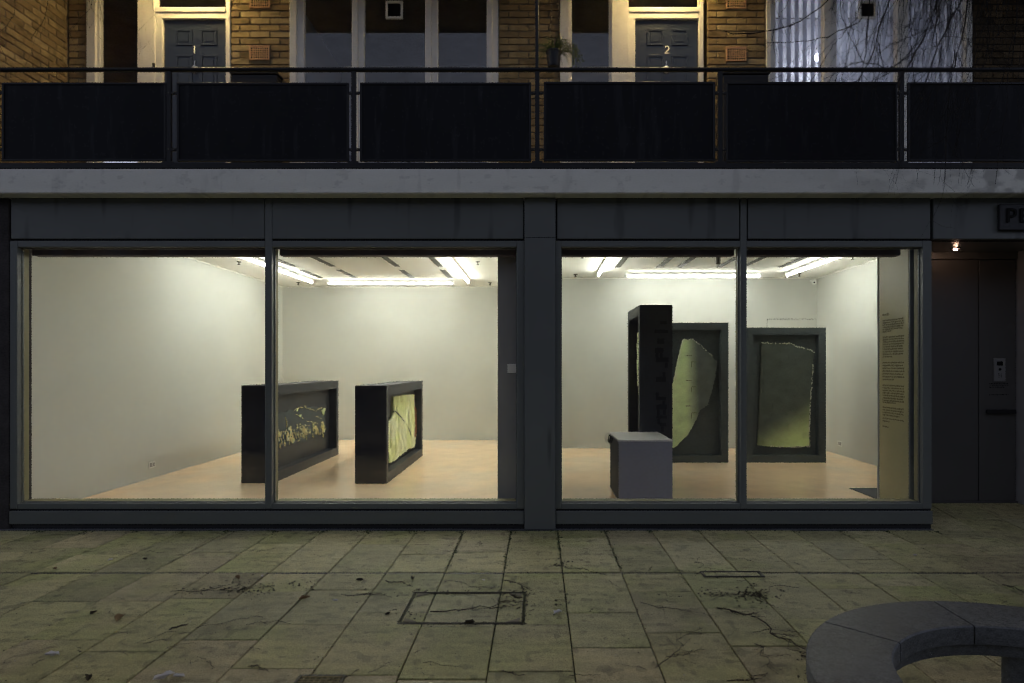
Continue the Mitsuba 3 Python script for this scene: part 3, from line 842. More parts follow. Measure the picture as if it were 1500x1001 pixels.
# plinth
k = thing('plinth', 'white plinth with shade painted into its body, just behind the third window', 'plinth')
pX0, pX1, pD0, pD1, pz = 0.918, 1.52, 7.33, 8.24, 0.709
part(k, 'top', bx(pX0 - 0.006, pX1 + 0.006, pD0 - D0 - 0.006, pD1 - D0 + 0.006, pz - 0.018, pz, 0.002), 'plinth_white')
part(k, 'body', bx(pX0, pX1, pD0 - D0, pD1 - D0, 0.001, pz - 0.0185, 0.002), 'plinth_shade')  # white plinth; body colour carries the dim bluish shade of its sides
part(k, 'side_panel', bx(pX0 - 0.004, pX0 - 0.0005, pD0 - D0 + 0.05, pD1 - D0 - 0.03, 0.02, pz - 0.03, 0.001), 'flat_dark')
k = thing('cable_loop', 'black cables and pale loop hanging on the left side of the plinth', 'cable')
for j in range(2):
    y0 = pD1 - D0 - 0.05 - 0.13 * j
    part(k, 'cable', tube(spline([(pX0 - 0.010, y0, pz - 0.03), (pX0 - 0.035, y0 - 0.05, pz - 0.10), (pX0 - 0.03, y0 - 0.11, pz - 0.11), (pX0 - 0.010, y0 - 0.16, pz - 0.04)], 14), 0.007, 6), 'black_matte', smooth=True)
part(k, 'loop', tube(spline([(pX0 - 0.008, pD1 - D0 - 0.02, pz - 0.005), (pX0 - 0.06, pD1 - D0 - 0.05, pz - 0.03), (pX0 - 0.07, pD1 - D0 - 0.10, pz - 0.09), (pX0 - 0.012, pD1 - D0 - 0.2, pz - 0.12)], 16), 0.006, 6), 'chrome', smooth=True)

# ---------------------------------------------------------------- entrance on the right
eX0, eX1, eY = xR, 5.125, 0.80
struct('entrance_soffit', bx(eX0, eX1, 0.162, eY + 0.1, 2.765, 2.85, 0.002), 'door_grey', 'dark soffit over the entrance recess')
k = thing('entrance_door', 'dark grey double entrance door set back on the right', 'door')
dz = Z(378, eY + D0) - 0.02
xm, x2 = X(1433.5, eY + D0), X(1488, eY + D0)
part(k, 'leaf', bx(eX0 + 0.02, xm - 0.005, eY, eY + 0.05, 0.104, dz, 0.003), 'door_grey')
lf = part(k, 'leaf', bx(xm + 0.005, x2, eY, eY + 0.05, 0.104, dz, 0.003), 'door_grey')
part(k, 'transom', bx(eX0, eX1, eY - 0.01, eY + 0.06, dz + 0.006, 2.764, 0.003), 'door_grey')
part(k, 'threshold', bx(eX0, eX1, eY - 0.02, eY + 0.08, 0.0, 0.102, 0.002), 'door_grey')
part(k, 'backing', bx(eX0, eX1, eY + 0.055, eY + 0.12, 0.0, 2.764, 0.001), 'frame_dark')
c = at(1463.5, 603, eY + D0)
pl = part(lf, 'pull_bar', bx(c[0] - 0.155, c[0] + 0.155, eY - 0.045, eY - 0.022, c[2] - 0.022, c[2] + 0.022, 0.006), 'frame_dark')
part(lf, 'pull_bar', cat_([bx(c[0] + s * 0.13 - 0.012, c[0] + s * 0.13 + 0.012, eY - 0.0225, eY - 0.0005, c[2] - 0.014, c[2] + 0.014, 0.002) for s in (-1, 1)]), 'frame_dark')
k = thing('entry_keypad', 'pale grey door entry panel with a dark screen on the entrance door', 'keypad')
c = at(1463, 542, eY + D0)
part(k, 'plate', bx(c[0] - 0.062, c[0] + 0.062, eY - 0.016, eY - 0.0005, c[2] - 0.125, c[2] + 0.125, 0.004), 'end_grey')
part(k, 'screen', bx(c[0] - 0.032, c[0] + 0.032, eY - 0.0185, eY - 0.0155, c[2] + 0.045, c[2] + 0.09, 0.001), 'black_matte')
part(k, 'button', cyl((c[0], eY - 0.021, c[2] + 0.005), (c[0], eY - 0.0155, c[2] + 0.005), 0.014, 14), 'frame_dark')
part(k, 'speaker_grille', cat_([cyl((c[0] + i * 0.016, eY - 0.0178, c[2] - 0.06 + j * 0.016), (c[0] + i * 0.016, eY - 0.0155, c[2] - 0.06 + j * 0.016), 0.004, 6) for i in (-1, 0, 1) for j in (-1, 0, 1)]), 'frame_dark')
bars = []
for yy in (562, 564.5, 567.5, 578.5):
    c0, c1 = at(1449, yy, eY + D0), at(1477 if yy != 567.5 else 1471, yy, eY + D0)
    x = c0[0]
    while x < c1[0]:
        w = trng.uniform(0.01, 0.035)
        bars.append(bx(x, min(x + w, c1[0]), eY - 0.0015, eY - 0.0003, c0[2] - 0.004, c0[2] + 0.004, 0.0002))
        x += w + 0.008
part(k, 'printed_lines', cat_(bars), 'black_matte', kind='stuff')
W = thing('entrance_side_wall', 'pale grey side wall at the right edge of the entrance', 'wall')
part(W, 'face', bx(eX1, eX1 + 0.3, 0.07, eY + 0.12, 0.0, 2.764, 0.003), 'grey_wall')
k = thing('entrance_downlight', 'small lit downlight in the entrance soffit', 'downlight')
dl_d = 6.67
c = at(1400, 362, dl_d)
part(k, 'ring', trimesh.creation.annulus(0.034, 0.046, 0.012, transform=trimesh.transformations.translation_matrix([c[0], c[1], 2.757]), sections=24), 'frame_dark')
bulb = trimesh.creation.icosphere(subdivisions=2, radius=0.020)
bulb.apply_scale([1, 1, 0.8])
bulb.apply_translation([c[0], c[1], 2.748])
part(k, 'bulb', bulb, 'lamp_cover', smooth=True, emitter=glow((1.0, 0.60, 0.40), 60.0))
k = thing('entrance_fascia', 'dark grey fascia over the entrance carrying the sign', 'fascia')
part(k, 'panel', bx(xR + 0.02, 7.5, 0.004, 0.06, Z(350), Z(288), 0.004), 'fascia_paint')
part(k, 'backing', bx(xR - 0.01, 7.5, 0.062, 0.16, Z(350) - 0.0, 3.13, 0.001), 'frame_dark')
W = thing('neighbour_front', 'dark shopfront wall right of the entrance', 'wall')
part(W, 'face', bx(eX1 + 0.02, 9.0, 0.0, 0.068, 0.0, Z(350) - 0.002, 0.003), 'door_grey')
k = thing('sign', 'dark raised sign plate with black letters at the right edge above the entrance', 'sign')
sx0 = X(1460.5)
plate = bx(sx0, sx0 + 1.6, -0.042, -0.002, Z(338.5), Z(300.5), 0.008)
part(k, 'plate', plate, 'frame_dark')
for i, ch in enumerate('PE'):
    t = meshkit.text_mesh(ch, 0.125, 0.012, bold=True)
    t.apply_transform(trimesh.transformations.rotation_matrix(math.pi / 2, [1, 0, 0]))
    t.apply_translation([sx0 + 0.045 + i * 0.125, -0.043, Z(327)])
    part(k, 'letter', t, 'black_matte')

# left end pier
solo('end_pier', bx(-6.5, xL - 0.004, -0.01, 0.28, 0.0, 3.13, 0.006), 'dark_brick', 'dark masonry pier at the left edge of the shopfront', 'pier')

# ---------------------------------------------------------------- balcony
k = thing('balcony', 'long concrete access balcony with pale painted edge above the shopfront', 'balcony')
part(k, 'edge_beam', bx(-9, 9, -0.17, 0.28, 3.137, 3.363, 0.008), 'band_concrete')
part(k, 'deck', bx(-9, 9, 0.281, 1.4, 3.295, 3.395, 0.002), 'band_concrete')
R = thing('balcony_railing', 'black metal railing with solid infill panels along the balcony', 'railing')
ry = -0.16
part(R, 'base_channel', bx(-8.5, 8.5, ry - 0.012, ry + 0.05, 3.366, 3.418, 0.003), 'rail_black')
part(R, 'handrail', tube([(-8.5, ry + 0.015, 4.283), (8.5, ry + 0.015, 4.283)], 0.021, 12), 'rail_black', smooth=40)
sR = F / (D0 + ry)
posts = [X(p, D0 + ry) for p in (-26, 246.5, 517.5, 787, 1055.5, 1321.5, 1590)]
for p in posts:
    q = part(R, 'post', bx(p - 0.02, p + 0.02, ry, ry + 0.035, 3.364, 4.266, 0.003), 'rail_black')
    part(q, 'foot_plate', bx(p - 0.05, p + 0.05, ry - 0.014, ry - 0.0005, 3.372, 3.432, 0.002), 'rail_black')
spans = [(2, 242), (258, 510), (528, 778), (796.5, 1048), (1064, 1314.5), (1330, 1582), (-262, -42)]
prn = random.Random(17)
for a, b in spans:
    a, b = a + prn.uniform(-0.8, 0.8), b + prn.uniform(-0.8, 0.8)
    x0, x1 = X(a, D0 + ry), X(b, D0 + ry)
    z0, z1 = 3.432 + prn.uniform(-0.004, 0.006), Z(120.5, D0 + ry) + prn.uniform(-0.005, 0.004)
    q = part(R, 'infill_panel', bx(x0 + 0.018, x1 - 0.018, ry + 0.010, ry + 0.016, z0 + 0.018, z1 - 0.018, 0.001), 'panel_black')
    part(q, 'panel_frame', cat_([bx(x0, x1, ry, ry + 0.026, z1 - 0.019, z1, 0.002), bx(x0, x1, ry, ry + 0.026, z0, z0 + 0.019, 0.002),
                                 bx(x0, x0 + 0.019, ry, ry + 0.026, z0 + 0.0195, z1 - 0.0195, 0.002), bx(x1 - 0.019, x1, ry, ry + 0.026, z0 + 0.0195, z1 - 0.0195, 0.002)]), 'rail_black')
    for zz in (Z(136, D0 + ry), Z(219, D0 + ry)):
        for xa_, xb_ in ((x0 - 0.055, x0 - 0.0005), (x1 + 0.0005, x1 + 0.055)):
            part(q, 'bolt', cyl(((xa_ + xb_) / 2, ry - 0.004, zz), ((xa_ + xb_) / 2, ry + 0.0045, zz), 0.007, 8), 'iron')
            part(q, 'bracket', bx(xa_, xb_, ry + 0.004, ry + 0.02, zz - 0.013, zz + 0.013, 0.002), 'rail_black')
solo('balcony_pole', tube([(X(786.5, D0 + ry), ry + 0.02, 4.30), (X(786.5, D0 + ry), ry + 0.02, 5.93)], 0.017, 10), 'rail_black', 'thin dark pole rising from the railing to the balcony above', 'pole', smooth=40)

k = thing('upper_balcony', 'concrete balcony of the floor above, out of view overhead', 'balcony')
part(k, 'edge_beam', bx(-9, 9, -0.19, 1.2, 5.93, 6.15, 0.008), 'soffit_paint')
part(k, 'parapet', bx(-9, 9, -0.17, -0.12, 6.152, 7.0, 0.006), 'panel_black')
k = thing('upper_storeys', 'brick storeys of the apartment block above the picture', 'building')
part(k, 'wall', bx(-9, 9, 1.2, 8.5, 6.152, 12.0, 0.01), 'dark_brick')
part(k, 'roof', bx(-9.2, 9.2, 0.9, 8.7, 12.002, 12.2, 0.01), 'flat_dark')

# ---------------------------------------------------------------- flats behind the balcony: brickwork
WY, WD = 1.07, 1.07 + D0
ZV = 4.42        # below this the black panels hide the brickwork
BW, BH, BM = 0.2125, 0.065, 0.010
brng = random.Random(3)


def jit(m, r, a=0.0015):
    m.vertices = m.vertices + r.uniform(-a, a)
    return m


def brick_x(parent, x0, x1, yf, z0, z1, depth=0.1, pre=''):
    """bricks in a wall facing -y, one part each above ZV; the ones behind the panels are one part"""
    hidden, row, z = [], 0, z0
    while z < z1 - 0.02:
        x = x0 - (BW + BM) * (0.5 if row % 2 else 0.0)
        while x < x1:
            a, b = max(x, x0) + 0.0, min(x + BW, x1)
            if b - a > 0.02:
                off = brng.uniform(-0.004, 0.003)
                m = bx(a, b, yf + off, yf + depth, z, min(z + BH, z1) + brng.uniform(-0.0015, 0.0015), 0.005)
                if z > ZV:
                    part(parent, 'brick', m, f'{pre}brick_{brng.choice([0, 0, 1, 1, 2, 3])}')
                else:
                    hidden.append(m)
            x += BW + BM
        z += BH + BM
        row += 1
    part(parent, 'lower_brickwork', cat_(hidden), pre + 'brick_1', kind='stuff')
    part(parent, 'mortar_bed', bx(x0 + 0.003, x1 - 0.003, yf + 0.011, yf + 0.2, z0, z1, 0.001), pre + 'mortar')


piers = [(-5.215, X(128, WD), 'narrow brick strip beside the leftmost white window frame'), (X(337.5, WD), X(424, WD), 'yellow brick pier with two vents between the left navy door and the dark window'),
         (X(731, WD), X(826, WD), 'shaded brick pier behind the hanging plant'), (X(1036, WD), X(1121, WD), 'yellow brick pier with two vents between the right navy door and the lit window'),
         (X(1426, WD), 6.2, 'brick wall with painted shade behind bare twigs at the upper right corner')]
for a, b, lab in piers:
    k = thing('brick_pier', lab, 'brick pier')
    brick_x(k, a, b, WY, 3.397, 5.92, pre='sooty_' if a > 4.5 else '')  # rightmost pier takes the copies with painted shade
# side wall on the left, facing +x
k = thing('brick_side_wall', 'brick side wall closing the left end of the balcony', 'wall')
hid, row, z = [], 0, 3.397
xs = -5.22
while z < 5.90:
    y = -0.10 - (BW + BM) * (0.5 if row % 2 else 0)
    while y < 1.06:
        a, b = max(y, -0.10), min(y + BW, 1.058)
        if b - a > 0.02:
            m = bx(xs - 0.1, xs + brng.uniform(-0.003, 0.004), a, b, z, z + BH, 0.005)
            if z > ZV:
                part(k, 'brick', m, f'brick_{brng.choice([0, 0, 1, 1, 2, 3])}')
            else:
                hid.append(m)
        y += BW + BM
    z += BH + BM
    row += 1
part(k, 'lower_brickwork', cat_(hid), 'brick_1', kind='stuff')
part(k, 'mortar_bed', bx(xs - 0.3, xs - 0.011, -0.097, 1.3, 3.397, 5.92, 0.001), 'mortar')

# terracotta air bricks
for (px, py, lab) in ((380.5, 78, 'terracotta air brick low on the pier beside the left navy door'), (381, 2, 'terracotta air brick at the top edge of the view, left pier'),
                      (1078, 80, 'terracotta air brick on the pier between the right navy door and the lit window'), (1078, 3, 'terracotta air brick cut by the top edge near the lit window')):
    k = thing('air_brick', lab, 'air brick')
    c = at(px, py, WD)
    w, h = 0.112, 0.080
    part(k, 'frame', cat_([bx(c[0] - w, c[0] + w, WY - 0.016, WY + 0.004, c[2] + h - 0.016, c[2] + h, 0.002), bx(c[0] - w, c[0] + w, WY - 0.016, WY + 0.004, c[2] - h, c[2] - h + 0.016, 0.002),
                           bx(c[0] - w, c[0] - w + 0.016, WY - 0.016, WY + 0.004, c[2] - h + 0.0165, c[2] + h - 0.0165, 0.002), bx(c[0] + w - 0.016, c[0] + w, WY - 0.016, WY + 0.004, c[2] - h + 0.0165, c[2] + h - 0.0165, 0.002)]), 'terracotta')
    part(k, 'backing', bx(c[0] - w + 0.017, c[0] + w - 0.017, WY - 0.007, WY + 0.004, c[2] - h + 0.017, c[2] + h - 0.017, 0.001), 'black_matte')
    gr = [bx(c[0] - w + 0.038 + i * 0.0245, c[0] - w + 0.047 + i * 0.0245, WY - 0.013, WY - 0.0075, c[2] - h + 0.017, c[2] + h - 0.017, 0.001) for i in range(7)]
    gr += [bx(c[0] - w + 0.017, c[0] + w - 0.017, WY - 0.0125, WY - 0.0078, c[2] - h + 0.038 + i * 0.024, c[2] - h + 0.047 + i * 0.024, 0.001) for i in range(5)]
    part(k, 'grid', cat_(gr), 'terracotta')


# ---------------------------------------------------------------- doors and windows of the flats
def frame_bar(par, x0, x1, z0, z1, yf, m='white_frame', nm='frame_bar', dep=0.09):
    return part(par, nm, bx(x0, x1, yf, yf + dep, z0, z1, 0.004), m)


FZ0, FZ1 = 3.40, 5.90


def window(px0, px1, mulls, label, vent=None, wide=20):
    k = thing('flat_window', label, 'window')
    x0, x1 = X(px0, WD), X(px1, WD)
    fw = wide / F * WD
    edges = [x0] + [X(m, WD) for m in mulls] + [x1]
    frame_bar(k, x0, x1, FZ1 - 0.06, FZ1, WY - 0.01)
    frame_bar(k, x0, x1, FZ0, FZ0 + 0.12, WY - 0.012)
    for i in range(0, len(edges), 2):
        pass
    return k, x0, x1


def glazed(k, x0, x1, z0, z1, yf, sash=0.035, room='white_frame'):
    """inner sash, then the pane"""
    f = part(k, 'sash', cat_([bx(x0, x0 + sash, yf, yf + 0.05, z0, z1, 0.003), bx(x1 - sash, x1, yf, yf + 0.05, z0, z1, 0.003),
                              bx(x0 + sash + 0.0005, x1 - sash - 0.0005, yf + 0.001, yf + 0.049, z1 - sash, z1, 0.003), bx(x0 + sash + 0.0005, x1 - sash - 0.0005, yf + 0.001, yf + 0.049, z0, z0 + sash, 0.003)]), room)
    part(k, 'pane', quad([x0 + sash, yf + 0.03, z0 + sash], [x1 - sash, yf + 0.03, z0 + sash], [x1 - sash, yf + 0.03, z1 - sash], [x0 + sash, yf + 0.03, z1 - sash]), 'glass_pane')


def px_w(p):
    return X(p, WD)


def doorset(o, label_d, num, knock=True):
    """white door frame with narrow side window, fanlight and navy panelled door; o = px offset of the left frame edge"""
    k = thing('front_door', label_d, 'door')
    xa, xb, xc_, xd, xe, xf = (px_w(o + q) for q in (0, 17, 72, 110, 203, 210))
    lz1 = Z(28, WD)
    part(k, 'frame', cat_([bx(xa, xb - 0.03, WY - 0.02, WY + 0.08, FZ0, FZ1, 0.004), bx(xb - 0.0295, xb, WY + 0.012, WY + 0.08, FZ0, FZ1, 0.004)]), 'white_frame')
    part(k, 'frame', cat_([bx(xc_, xc_ + 0.022, WY + 0.012, WY + 0.08, FZ0, FZ1, 0.004), bx(xc_ + 0.0225, xd - 0.075, WY - 0.02, WY + 0.08, FZ0, FZ1, 0.004), bx(xd - 0.0745, xd - 0.001, WY - 0.005, WY + 0.08, FZ0, lz1 + 0.125, 0.004)]), 'white_frame')
    part(k, 'frame', cat_([bx(xe + 0.001, xf - 0.001, WY - 0.012, WY + 0.08, FZ0, FZ1, 0.004)]), 'white_frame')
    part(k, 'transom', cat_([bx(xd - 0.072, xe - 0.0, WY - 0.004, WY + 0.078, lz1 + 0.003, lz1 + 0.07, 0.004), bx(xd - 0.072, xe - 0.0, WY - 0.018, WY + 0.078, lz1 + 0.0705, lz1 + 0.125, 0.004)]), 'white_frame')
    part(k, 'head', bx(xd - 0.07, xe, WY, WY + 0.078, FZ1 - 0.08, FZ1, 0.004), 'white_frame')
    part(k, 'fanlight', quad([xd - 0.07, WY + 0.04, lz1 + 0.125], [xe, WY + 0.04, lz1 + 0.125], [xe, WY + 0.04, FZ1 - 0.08], [xd - 0.07, WY + 0.04, FZ1 - 0.08]), 'glass_pane')
    part(k, 'side_window', quad([xb, WY + 0.04, FZ0 + 0.1], [xc_, WY + 0.04, FZ0 + 0.1], [xc_, WY + 0.04, FZ1 - 0.01], [xb, WY + 0.04, FZ1 - 0.01]), 'glass_pane')
    part(k, 'side_sill', bx(xb + 0.0005, xc_ - 0.0005, WY, WY + 0.078, FZ0, FZ0 + 0.1, 0.004), 'white_frame')
    yl = WY + 0.03
    lf = part(k, 'leaf', bx(xd + 0.003, xe - 0.003, yl, yl + 0.045, FZ0 + 0.005, lz1, 0.003), 'navy_paint')
    W = xe - xd
    cols = [(xd + W * 0.19, xd + W * 0.45), (xd + W * 0.58, xd + W * 0.84)]
    for z1_, z0_ in ((Z(41, WD), Z(65, WD)), (Z(79, WD), Z(140, WD)), (Z(152, WD), Z(215, WD))):
        for a, b in cols:
            w = 0.022
            part(lf, 'panel_moulding', cat_([bx(a, b, yl - 0.010, yl - 0.0003, z1_ - w, z1_, 0.004), bx(a, b, yl - 0.010, yl - 0.0003, z0_, z0_ + w, 0.004),
                                              bx(a, a + w, yl - 0.010, yl - 0.0003, z0_ + w + 0.0003, z1_ - w - 0.0003, 0.004), bx(b - w, b, yl - 0.010, yl - 0.0003, z0_ + w + 0.0003, z1_ - w - 0.0003, 0.004),
                                              bx(a + 0.04, b - 0.04, yl - 0.006, yl - 0.0003, z0_ + 0.04, z1_ - 0.04, 0.004)]), 'navy_paint')
    t = meshkit.text_mesh(num, 0.085, 0.005) if num != '1' else bx(-0.007, 0.007, 0.0, 0.085, 0.0, 0.005, 0.001)
    w = t.bounds[1][0] - t.bounds[0][0]
    t.apply_translation([-w / 2, 0, 0])
    t.apply_transform(trimesh.transformations.rotation_matrix(math.pi / 2, [1, 0, 0]))
    xm_ = (xd + xe) / 2 - 0.005
    t.apply_translation([xm_, yl - 0.0005, Z(77, WD)])
    part(lf, 'number', t, 'white_print', label=f'white number {num}')
    zk = Z(97, WD)
    ring = trimesh.creation.torus(0.034, 0.006, major_sections=20, minor_sections=8)
    ring.apply_transform(trimesh.transformations.rotation_matrix(math.pi / 2, [1, 0, 0]))
    ring.apply_translation([xm_, yl - 0.018, zk - 0.035])
    part(lf, 'knocker', cat_([ring, cyl((xm_, yl - 0.02, zk), (xm_, yl, zk), 0.016, 14), cyl((xm_, yl - 0.012, zk + 0.02), (xm_, yl - 0.012, zk + 0.065), 0.006, 8), bx(xm_ - 0.028, xm_ + 0.028, yl - 0.012, yl, zk - 0.006, zk + 0.006, 0.002)]), 'chrome')
    if num == '1':
        bz = Z(97, WD)
        part(k, 'door_bell', bx(px_w(225.5), px_w(229), WY - 0.035, WY - 0.021, bz - 0.02, bz + 0.02, 0.003), 'frame_dark')
    return k


doorset(128, 'left navy panelled door with a white number one and a door bell on its frame', '1')
doorset(827 - 6.5 + 0.0, 'right navy panelled door with a white number two, beside the hanging plant', '2')


def big_window(e, label, vent_px):
    """e: px of frame edges: outer L, glass1 L, glass1 R, glass2 L, glass2 R, glass3 L, glass3 R, outer R"""
    k = thing('flat_window', label, 'window')
    x = [px_w(p) for p in e]
    for i, (a, b) in enumerate(((0, 1), (2, 3), (4, 5), (6, 7))):
        part(k, 'frame', cat_([bx(x[a], x[a] + (x[b] - x[a]) * 0.48, WY - 0.02, WY + 0.07, FZ0, FZ1, 0.004), bx(x[a] + (x[b] - x[a]) * 0.48 + 0.0005, x[b], WY + 0.004, WY + 0.07, FZ0, FZ1, 0.004)]), 'white_frame')
    for a, b in ((1, 2), (3, 4), (5, 6)):
        part(k, 'sill', bx(x[a] + 0.0005, x[b] - 0.0005, WY, WY + 0.068, FZ0, FZ0 + 0.12, 0.004), 'white_frame')
        part(k, 'head', bx(x[a] + 0.0005, x[b] - 0.0005, WY, WY + 0.068, FZ1 - 0.06, FZ1, 0.004), 'white_frame')
        part(k, 'pane', quad([x[a], WY + 0.04, FZ0 + 0.12], [x[b], WY + 0.04, FZ0 + 0.12], [x[b], WY + 0.04, FZ1 - 0.06], [x[a], WY + 0.04, FZ1 - 0.06]), 'glass_pane')
    c = at(vent_px, 13.5, WD)
    v = part(k, 'extractor_vent', cat_([bx(c[0] - 0.095, c[0] + 0.095, WY + 0.008, WY + 0.039, c[2] + 0.075, c[2] + 0.098, 0.003), bx(c[0] - 0.095, c[0] + 0.095, WY + 0.008, WY + 0.039, c[2] - 0.098, c[2] - 0.075, 0.003),
                                        bx(c[0] - 0.095, c[0] - 0.072, WY + 0.008, WY + 0.039, c[2] - 0.0745, c[2] + 0.0745, 0.003), bx(c[0] + 0.072, c[0] + 0.095, WY + 0.008, WY + 0.039, c[2] - 0.0745, c[2] + 0.0745, 0.003)]), 'white_plastic')
    part(v, 'louvre', cat_([bx(c[0] - 0.0715, c[0] + 0.0715, WY + 0.02, WY + 0.039, c[2] - 0.073 + i * 0.0245, c[2] - 0.055 + i * 0.0245, 0.002) for i in range(6)] + [bx(c[0] - 0.0715, c[0] + 0.0715, WY + 0.03, WY + 0.038, c[2] - 0.0735, c[2] + 0.0735, 0.001)]), 'black_matte')
    return k


big_window([425, 445, 516, 533, 623, 641, 713, 730], 'wide dark three pane window reflecting the evening sky, left of the hanging plant', 577)
big_window([1122, 1136, 1206, 1226, 1313, 1331, 1414, 1425], 'wide three pane window lit behind pale vertical blinds, behind the bare branches', 1272)

# rooms behind
struct('flat_rooms', cat_([bx(-5.5, px_w(1090), 3.4, 3.5, 3.3, 5.95, 0.001), bx(-5.5, px_w(1090), 1.33, 3.4, 3.25, 3.36, 0.001)]), 'flat_wall', 'dark unlit rooms behind the upstairs windows')
struct('flat_partition', cat_([bx(px_w(1060), px_w(1068), 1.3, 3.4, 3.36, 5.92, 0.001), bx(px_w(440) - 0.3, px_w(440) - 0.25, 1.3, 3.4, 3.36, 5.92, 0.001), bx(px_w(780), px_w(785), 1.3, 3.4, 3.36, 5.92, 0.001)]), 'flat_wall', 'inner walls between the upstairs rooms')
struct('lit_room', cat_([bx(px_w(1085), 6.0, 2.05, 2.15, 3.3, 5.93, 0.001), bx(px_w(1085), px_w(1092), 1.28, 2.9, 3.3, 5.93, 0.001), bx(px_w(1440), px_w(1448), 1.28, 2.9, 3.3, 5.93, 0.001), bx(px_w(1092), px_w(1440), 1.33, 2.04, 3.25, 3.36, 0.001), bx(px_w(1092), px_w(1440), 1.201, 2.04, 5.935, 6.0, 0.001)]), 'curtain_room', 'pale lit room behind the blinds of the right upstairs window')
VB = thing('vertical_blind', 'pale vertical blind slats glowing in the right upstairs window', 'blind')
vrng = random.Random(2)
x = px_w(1130)
i = 0
while x < px_w(1420):
    an = math.radians(38 if x < px_w(1206) else 22 + vrng.uniform(-4, 4))
    hw = 0.044
    dx, dy = hw * math.cos(an), hw * math.sin(an)
    yb = WY + 0.22
    part(VB, 'slat', quad([x - dx, yb - dy, FZ0 + 0.06], [x + dx, yb + dy, FZ0 + 0.06], [x + dx, yb + dy, FZ1 - 0.05], [x - dx, yb - dy, FZ1 - 0.05]), 'blind_cloth')
    x += 0.092
k = thing('room_lamp', 'small bright bulb glowing behind the blind slats upstairs', 'lamp')
c = at(1199, 84, WD + 0.62)
s_ = trimesh.creation.icosphere(subdivisions=2, radius=0.045)
s_.apply_translation(c)
part(k, 'bulb', s_, 'lamp_cover', emitter=glow((0.86, 0.90, 1.0), 60.0))
part(k, 'flex', tube([c + [0, 0, 0.045], [c[0], c[1], 5.93]], 0.004, 6), 'white_plastic')

# porch lamps on the soffit over the doors
for (px, lab) in ((290, 'round ceiling lamp over the left navy door, above the picture'), (972, 'round ceiling lamp over the right navy door, above the picture')):
    k = thing('porch_lamp', lab, 'lamp', None)
    x = px_w(px)
    part(k, 'base', cyl((x, 0.76, 5.918), (x, 0.76, 5.929), 0.125, 24), 'white_plastic')
    dome = trimesh.creation.icosphere(subdivisions=2, radius=0.11)
    dome.apply_scale([1, 1, 0.16])
    dome.apply_translation([x, 0.76, 5.917])
    part(k, 'diffuser', dome, 'lamp_cover', smooth=True, emitter=glow((1.0, 0.72, 0.29), 150.0))

# hanging plant on the railing pole
k = thing('hanging_plant', 'black pot with trailing grassy plant hanging above the railing by the thin pole', 'plant')
dP = D0 + 0.55
c = at(811, 88, dP)
pot = trimesh.creation.revolve(np.array([[0, -0.075], [0.055, -0.075], [0.062, -0.06], [0.076, 0.07], [0.082, 0.072], [0.082, 0.085], [0.072, 0.085], [0.068, 0.06], [0, 0.06]]), sections=24)
pot.apply_translation(c)
part(k, 'pot', pot, 'pot_black', smooth=35)
for j in range(3):
    an = j * 2.1
    part(k, 'hanger', tube([(c[0] + 0.078 * math.cos(an), c[1] + 0.078 * math.sin(an), c[2] + 0.08), (c[0], c[1], 5.93)], 0.002, 4), 'rail_black')
lv = []
prng = random.Random(6)
for j in range(120):
    an, ln = prng.uniform(0, 2 * math.pi), prng.uniform(0.08, 0.24)
    up = prng.uniform(0.03, 0.16)
    dx, dy = math.cos(an), math.sin(an)
    p0 = c + np.array([dx * 0.03, dy * 0.03, 0.06])
    pts = spline([p0, p0 + [dx * ln * 0.4, dy * ln * 0.4, up], p0 + [dx * ln, dy * ln, up * prng.uniform(-0.6, 0.8)]], 6)
    lv.append(tube(pts, np.linspace(0.0035, 0.0008, 6), 3))
for j in range(14):   # trailing stems to the right
    p0 = c + np.array([0.05, 0.0, 0.07])
    pts = spline([p0, p0 + [prng.uniform(0.08, 0.18), prng.uniform(-0.05, 0.05), prng.uniform(0.0, 0.10)], p0 + [prng.uniform(0.12, 0.26), prng.uniform(-0.08, 0.08), prng.uniform(-0.14, 0.02)]], 9)
    lv.append(tube(pts, 0.002, 3))
    for q in pts[2:]:
        t = trimesh.creation.icosphere(subdivisions=0, radius=0.010)
        t.apply_scale([1, 0.3, 0.6])
        t.apply_translation(q + np.array([prng.uniform(-.01, .01), 0, prng.uniform(-.01, .01)]))
        lv.append(t)
part(k, 'foliage', cat_(lv), 'plant_leaf', kind='stuff')
for (px, lab) in ((381, 'low dark meter box against the left vented pier'), (1086, 'low dark meter box against the pier by the lit window')):
    k = thing('meter_box', lab, 'box')
    xx = px_w(px)
    part(k, 'body', bx(xx - 0.25, xx + 0.25, WY - 0.16, WY - 0.006, 3.397, 4.72, 0.012), 'rail_black')
    part(k, 'lid', bx(xx - 0.26, xx + 0.26, WY - 0.17, WY - 0.006, 4.721, 4.74, 0.006), 'rail_black')

